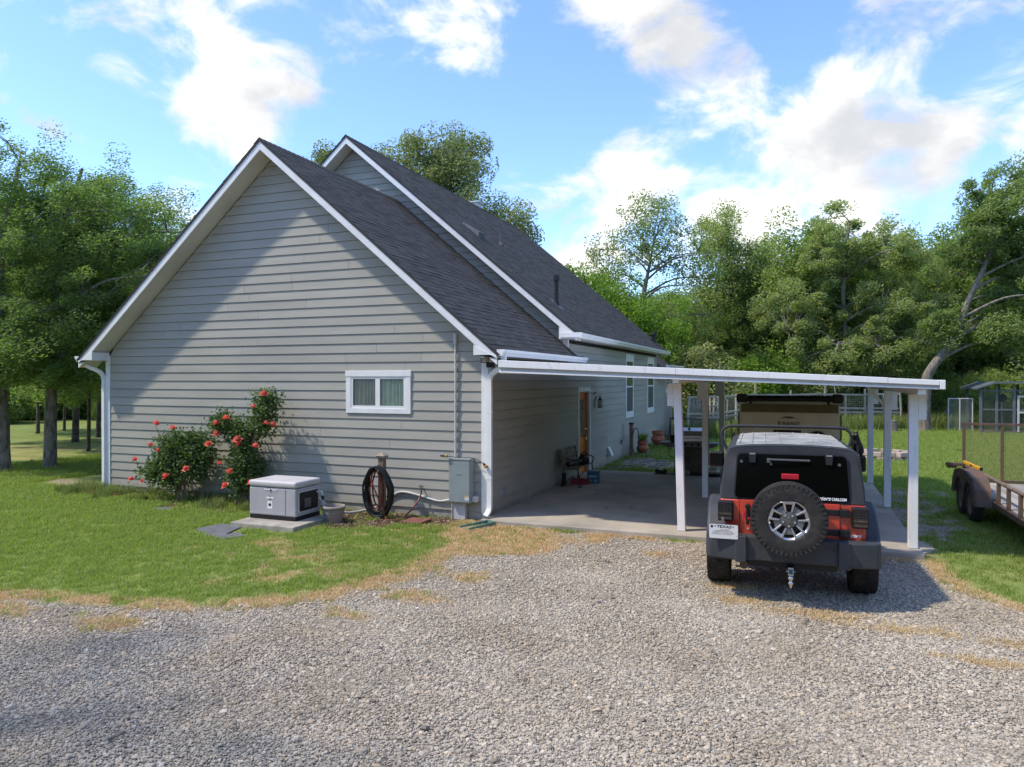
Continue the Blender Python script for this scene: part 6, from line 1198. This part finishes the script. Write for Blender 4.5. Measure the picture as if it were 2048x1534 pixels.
rose_bush('tall climbing rose with coral blooms beside the grey generator', (-5.02, -.50, 0), [(.0, .05, .65, .36, .24, .55, 70), (.02, .05, 1.35, .36, .22, .30, 40), (-.42, .05, 1.62, .40, .2, .22, 36), (.44, .05, 1.72, .30, .2, .30, 34), (.62, .05, 2.05, .26, .2, .22, 24), (.1, .05, .95, .30, .2, .3, 26)], 20, 8200,
          [(.68, -.15, 2.20, .06), (.44, -.15, 1.95, .05), (.86, -.12, 1.62, .062), (.74, -.15, 1.64, .055), (-.20, -.18, 1.72, .062), (-.42, -.2, 1.62, .058), (-.40, -.22, 1.42, .06), (-.62, -.2, 1.22, .052), (.12, -.22, 1.32, .068), (.16, -.24, 1.24, .05), (.52, -.2, 1.20, .064), (-.05, -.26, .70, .062), (-.12, -.28, .44, .06), (.42, -.2, .52, .052), (-.3, -.25, .85, .045)], 6)
# ------------------------------------------------------------------ ground scatter
def pebble(seed):
    rg = random.Random(seed); b = MB().blob((0, 0, 0), (1, .78, .55), 6, 4, .16, seed); return b.mesh('pebble', PEB, True)
def peb_mat():
    m = bpy.data.materials.new('gravel_stone'); m.use_nodes = True; t = m.node_tree; n = t.nodes; l = t.links; b = n['Principled BSDF']; b.inputs['Roughness'].default_value = .85; b.inputs['Specular IOR Level'].default_value = .25
    oi = n.new('ShaderNodeObjectInfo'); cr_ = n.new('ShaderNodeValToRGB'); l.new(oi.outputs['Random'], cr_.inputs[0]); e = cr_.color_ramp.elements
    st_ = [(0, (.19, .165, .135)), (.12, (.29, .257, .21)), (.38, (.385, .34, .275)), (.6, (.455, .40, .32)), (.8, (.52, .455, .365)), (.9, (.48, .37, .255)), (1, (.64, .58, .49))]
    while len(e) < len(st_): e.new(.5)
    for k, (p, c) in enumerate(st_): e[k].position = p; e[k].color = (*c, 1)
    tcn = n.new('ShaderNodeTexCoord'); nz = n.new('ShaderNodeTexNoise'); nz.inputs['Scale'].default_value = 2.5; l.new(tcn.outputs['Object'], nz.inputs['Vector']); mr = n.new('ShaderNodeMapRange'); l.new(nz.outputs['Fac'], mr.inputs[0]); mr.inputs[3].default_value = .75; mr.inputs[4].default_value = 1.2
    vm = n.new('ShaderNodeVectorMath'); vm.operation = 'SCALE'; l.new(cr_.outputs[0], vm.inputs[0]); l.new(mr.outputs[0], vm.inputs['Scale']); n3_ = n.new('ShaderNodeTexNoise'); n3_.inputs['Scale'].default_value = .9; n3_.inputs['Detail'].default_value = 5; l.new(oi.outputs['Location'], n3_.inputs['Vector']); m3 = n.new('ShaderNodeMapRange'); l.new(n3_.outputs['Fac'], m3.inputs[0]); m3.inputs[1].default_value = .3; m3.inputs[2].default_value = .7
    mc = n.new('ShaderNodeMix'); mc.data_type = 'RGBA'; mc.blend_type = 'MULTIPLY'; mc.inputs['Factor'].default_value = 1; mt = n.new('ShaderNodeMix'); mt.data_type = 'RGBA'; l.new(m3.outputs[0], mt.inputs['Factor']); mt.inputs['A'].default_value = (.86, .82, .76, 1); mt.inputs['B'].default_value = (1.10, 1.10, 1.10, 1); l.new(vm.outputs[0], mc.inputs['A']); l.new(mt.outputs['Result'], mc.inputs['B']); l.new(mc.outputs['Result'], b.inputs['Base Color']); return m
PEB = peb_mat()
def in_view(x, y, m=.9, dmin=3.6):
    dx, dy = x-CAM.x, y-CAM.y; dp = dx*fh.x+dy*fh.y; lt = dx*rt.x+dy*rt.y; return (dp > dmin) & (np.abs(lt) < dp*.711+m), dp
def sample(n, x0, x1, y0, y1, rs_): return rs_.uniform(x0, x1, n), rs_.uniform(y0, y1, n)
rs1 = np.random.RandomState(4)
x, y = sample(1100000, -5.5, 12, -9, 6.5, rs1); v, dp = in_view(x, y); x, y, dp = x[v], y[v], dp[v]
gv, st, dt, mu, oc = zones(x, y); keep = (rs1.rand(len(x)) < gv*(1-.72*st)*(1-.85*dt)*np.clip(1.1-(dp-6.5)/7, .22, 1)) & ~oc; x, y, dp = x[keep], y[keep], dp[keep]; n_ = len(x)
sz = np.exp(rs1.normal(0, .42, n_))*.0084
gn_scatter('gravel', np.stack([x, y, sz*.12], 1), np.stack([rs1.normal(0, .25, n_), rs1.normal(0, .25, n_), rs1.uniform(0, 6.28, n_)], 1), sz, rs1.randint(0, 5, n_), [pebble(i) for i in range(5)], 'loose pale grey crushed stone covering the drive', 'gravel')
def tuft(seed, mat, n, h, rad, w, lean=.5):
    rg = random.Random(seed); b = MB()
    for q in range(n):
        a, r_ = rg.uniform(0, 6.28), rad*math.sqrt(rg.random()); p = Vector((r_*math.cos(a), r_*math.sin(a), -.004)); d = rg.uniform(0, 6.28); e = Vector((math.cos(d), math.sin(d), 0)); t = Vector((-math.sin(d), math.cos(d), 0))*w/2; hh = h*rg.uniform(.55, 1.2); ll = hh*rg.uniform(.1, 1)*lean
        m1 = p+e*ll*.35+Vector((0, 0, hh*.6)); tp = p+e*ll+Vector((0, 0, hh)); b.add([p-t, p+t, m1+t*.8, m1-t*.8, tp], [(0, 1, 2, 3), (3, 2, 4)])
    me = b.mesh('tuft', mat, False, False); return me
def scatter_grass(name, n, box, accept, srcs_, smin, smax, label, cat, seed, dmin=3.6, m=.9):
    rs_ = np.random.RandomState(seed); x, y = sample(n, *box, rs_); v, dp = in_view(x, y, m, dmin); x, y, dp = x[v], y[v], dp[v]; z = zones(x, y); pr_ = accept(x, y, dp, *z[:4])*(~z[4]); k = rs_.rand(len(x)) < pr_; x, y, dp = x[k], y[k], dp[k]; n_ = len(x)
    gn_scatter(name, np.stack([x, y, np.zeros(n_)], 1), np.stack([rs_.normal(0, .1, n_), rs_.normal(0, .1, n_), rs_.uniform(0, 6.28, n_)], 1), rs_.uniform(smin, smax, n_)*np.clip(dp/11, .9, 2.2), rs_.randint(0, len(srcs_), n_), srcs_, label, cat); return n_
GT_ = [tuft(i, M['grass'], 22, .048, .075, .006, .9) for i in range(4)]; ST_ = [tuft(20+i, M['strawblade'], 18, .032, .08, .0055, 1.6) for i in range(3)]; TT_ = [tuft(40+i, M['tallgrass'], 26, .24, .10, .008, .8) for i in range(3)]
scatter_grass('lawn_grass', 60000, (-16, 1.5, -7.2, 8), lambda x, y, d, g, s, t, m_: np.maximum((1-g)*(1-.8*s)*(1-.9*t)*(1-.85*m_), s*.14)*np.clip(1.2-(d-10)/16, .3, 1), GT_, .55, 1.4, 'short mown green lawn left of the house', 'grass', 1)
scatter_grass('back_lawn', 52000, (.0, 17, -5, 33), lambda x, y, d, g, s, t, m_: (1-g)*(1-.8*s)*(1-.97*t)*np.clip(1.1-(d-12)/30, .35, 1), GT_, .9, 1.4, 'sunny mown lawn right of and behind the carport', 'grass', 2, m=1.5)
scatter_grass('dry_grass', 110000, (-6, 13, -9, 1), lambda x, y, d, g, s, t, m_: np.clip(s*1.1-.12, 0, .9), ST_, .7, 1.3, 'dry straw-coloured grass bordering the gravel drive', 'dry grass', 3)
wallband = lambda x, y, d, g, s, t, m_: ((y > -.95-.25*np.sin(x*2)) & (y < -.03) & (x < -3.9) & (x > -9.6))*np.clip((vnoise(x, y, .42)-.42)*1.3, 0, .8)*np.clip(1.25+y*.9, .15, 1)+((np.abs(x+9.6) < .5) & (np.abs(y+.1) < .5))*.5
scatter_grass('wall_weeds', 7000, (-10.2, -3.8, -1.3, .4), wallband, TT_, .2, .72, 'long weedy grass along the foot of the gable wall', 'weeds', 4)
fenceband = lambda x, y, d, g, s, t, m_: np.clip(1-np.abs(y-(18.5+(x-.9)*1.35))/1.6, 0, 1)*(x > .6)*(x < 4)+np.clip(1-np.abs(y-(25.0+(x-3)*.58))/1.5, 0, 1)*(x >= 3)*(x < 13.5)
scatter_grass('fence_weeds', 16000, (.3, 14, 16, 33), fenceband, TT_, .9, 1.5, 'tall pale weeds growing along the pen fence', 'weeds', 5, m=1.5)
# mulch chips
def chip(seed, mat): rg = random.Random(seed); return MB().hexa([(-.5, -.25, 0), (.5, -.2, 0), (.45, .22, 0), (-.4, .25, 0), (-.45, -.2, .12), (.5, -.22, .15), (.4, .2, .1), (-.42, .2, .16)]).mesh('chip', mat)
M['chip1'] = material('mulch_chip_brown', (.16, .085, .055), .9, var=.3, orand=.5); M['chip2'] = material('mulch_chip_pale', (.34, .25, .18), .9, var=.3, orand=.4)
rs_ = np.random.RandomState(6); x, y = sample(9000, -6.8, 0, -2.2, 0, rs_); z = zones(x, y); k = rs_.rand(len(x)) < z[3]; x, y = x[k], y[k]; n_ = len(x)
gn_scatter('mulch', np.stack([x, y, np.full(n_, .008)], 1), np.stack([rs_.normal(0, .3, n_), rs_.normal(0, .3, n_), rs_.uniform(0, 6.28, n_)], 1), rs_.uniform(.022, .06, n_), rs_.choice([0, 0, 1], n_), [chip(1, M['chip1']), chip(2, M['chip2'])], 'brown bark mulch bed below the hoses and cabinet', 'mulch')
# dry leaves on the slab
rs_ = np.random.RandomState(16)
tag_l = [(1.75, 1.55), (2.2, 1.75), (1.15, 3.1), (2.55, 3.3), (1.5, 5.4)]
for k, (x_, y_) in enumerate(tag_l):
    pos = ('nearest the wall on the open slab', 'between bench and front post', 'in front of the bench', 'middle of the slab', 'near the boot scraper')[k]
    tag(MB().add([(-.05, -.02, .004), (.0, -.045, .012), (.055, -.01, .006), (.03, .03, .014), (-.03, .035, .008)], [(0, 1, 2, 3, 4)]).build('fallen_leaf', M['postwood'], loc=(x_, y_, .08), rot=(0, 0, k*1.3)), 'curled brown dead leaf on the concrete, '+pos, 'leaf', 'dead leaves on the slab')
tag(MB().tube([(0, 0, 0), (.7, .3, .02), (1.6, 1.0, .9), (2.4, 1.7, 1.5)], [.07, .06, .04, .02], 6).tube([(1.0, .5, .25), (1.1, .3, 1.0)], [.03, .01], 5).build('fallen_branch', M['barkpale'], loc=(10.9, 31.0, .05)), 'bare fallen branch propped in the undergrowth behind the leaning tree', 'branch')
STM = empty('tree_stump', (9.2, 26.2, 0), 0, 'low rough stump among dry grass between the right carport posts', 'stump'); MB().lathe([(.38, 0), (.27, .15), (.25, .55), (.2, .58), (0, .56)], n=14).build('stump', M['bark'], STM, smooth=True)
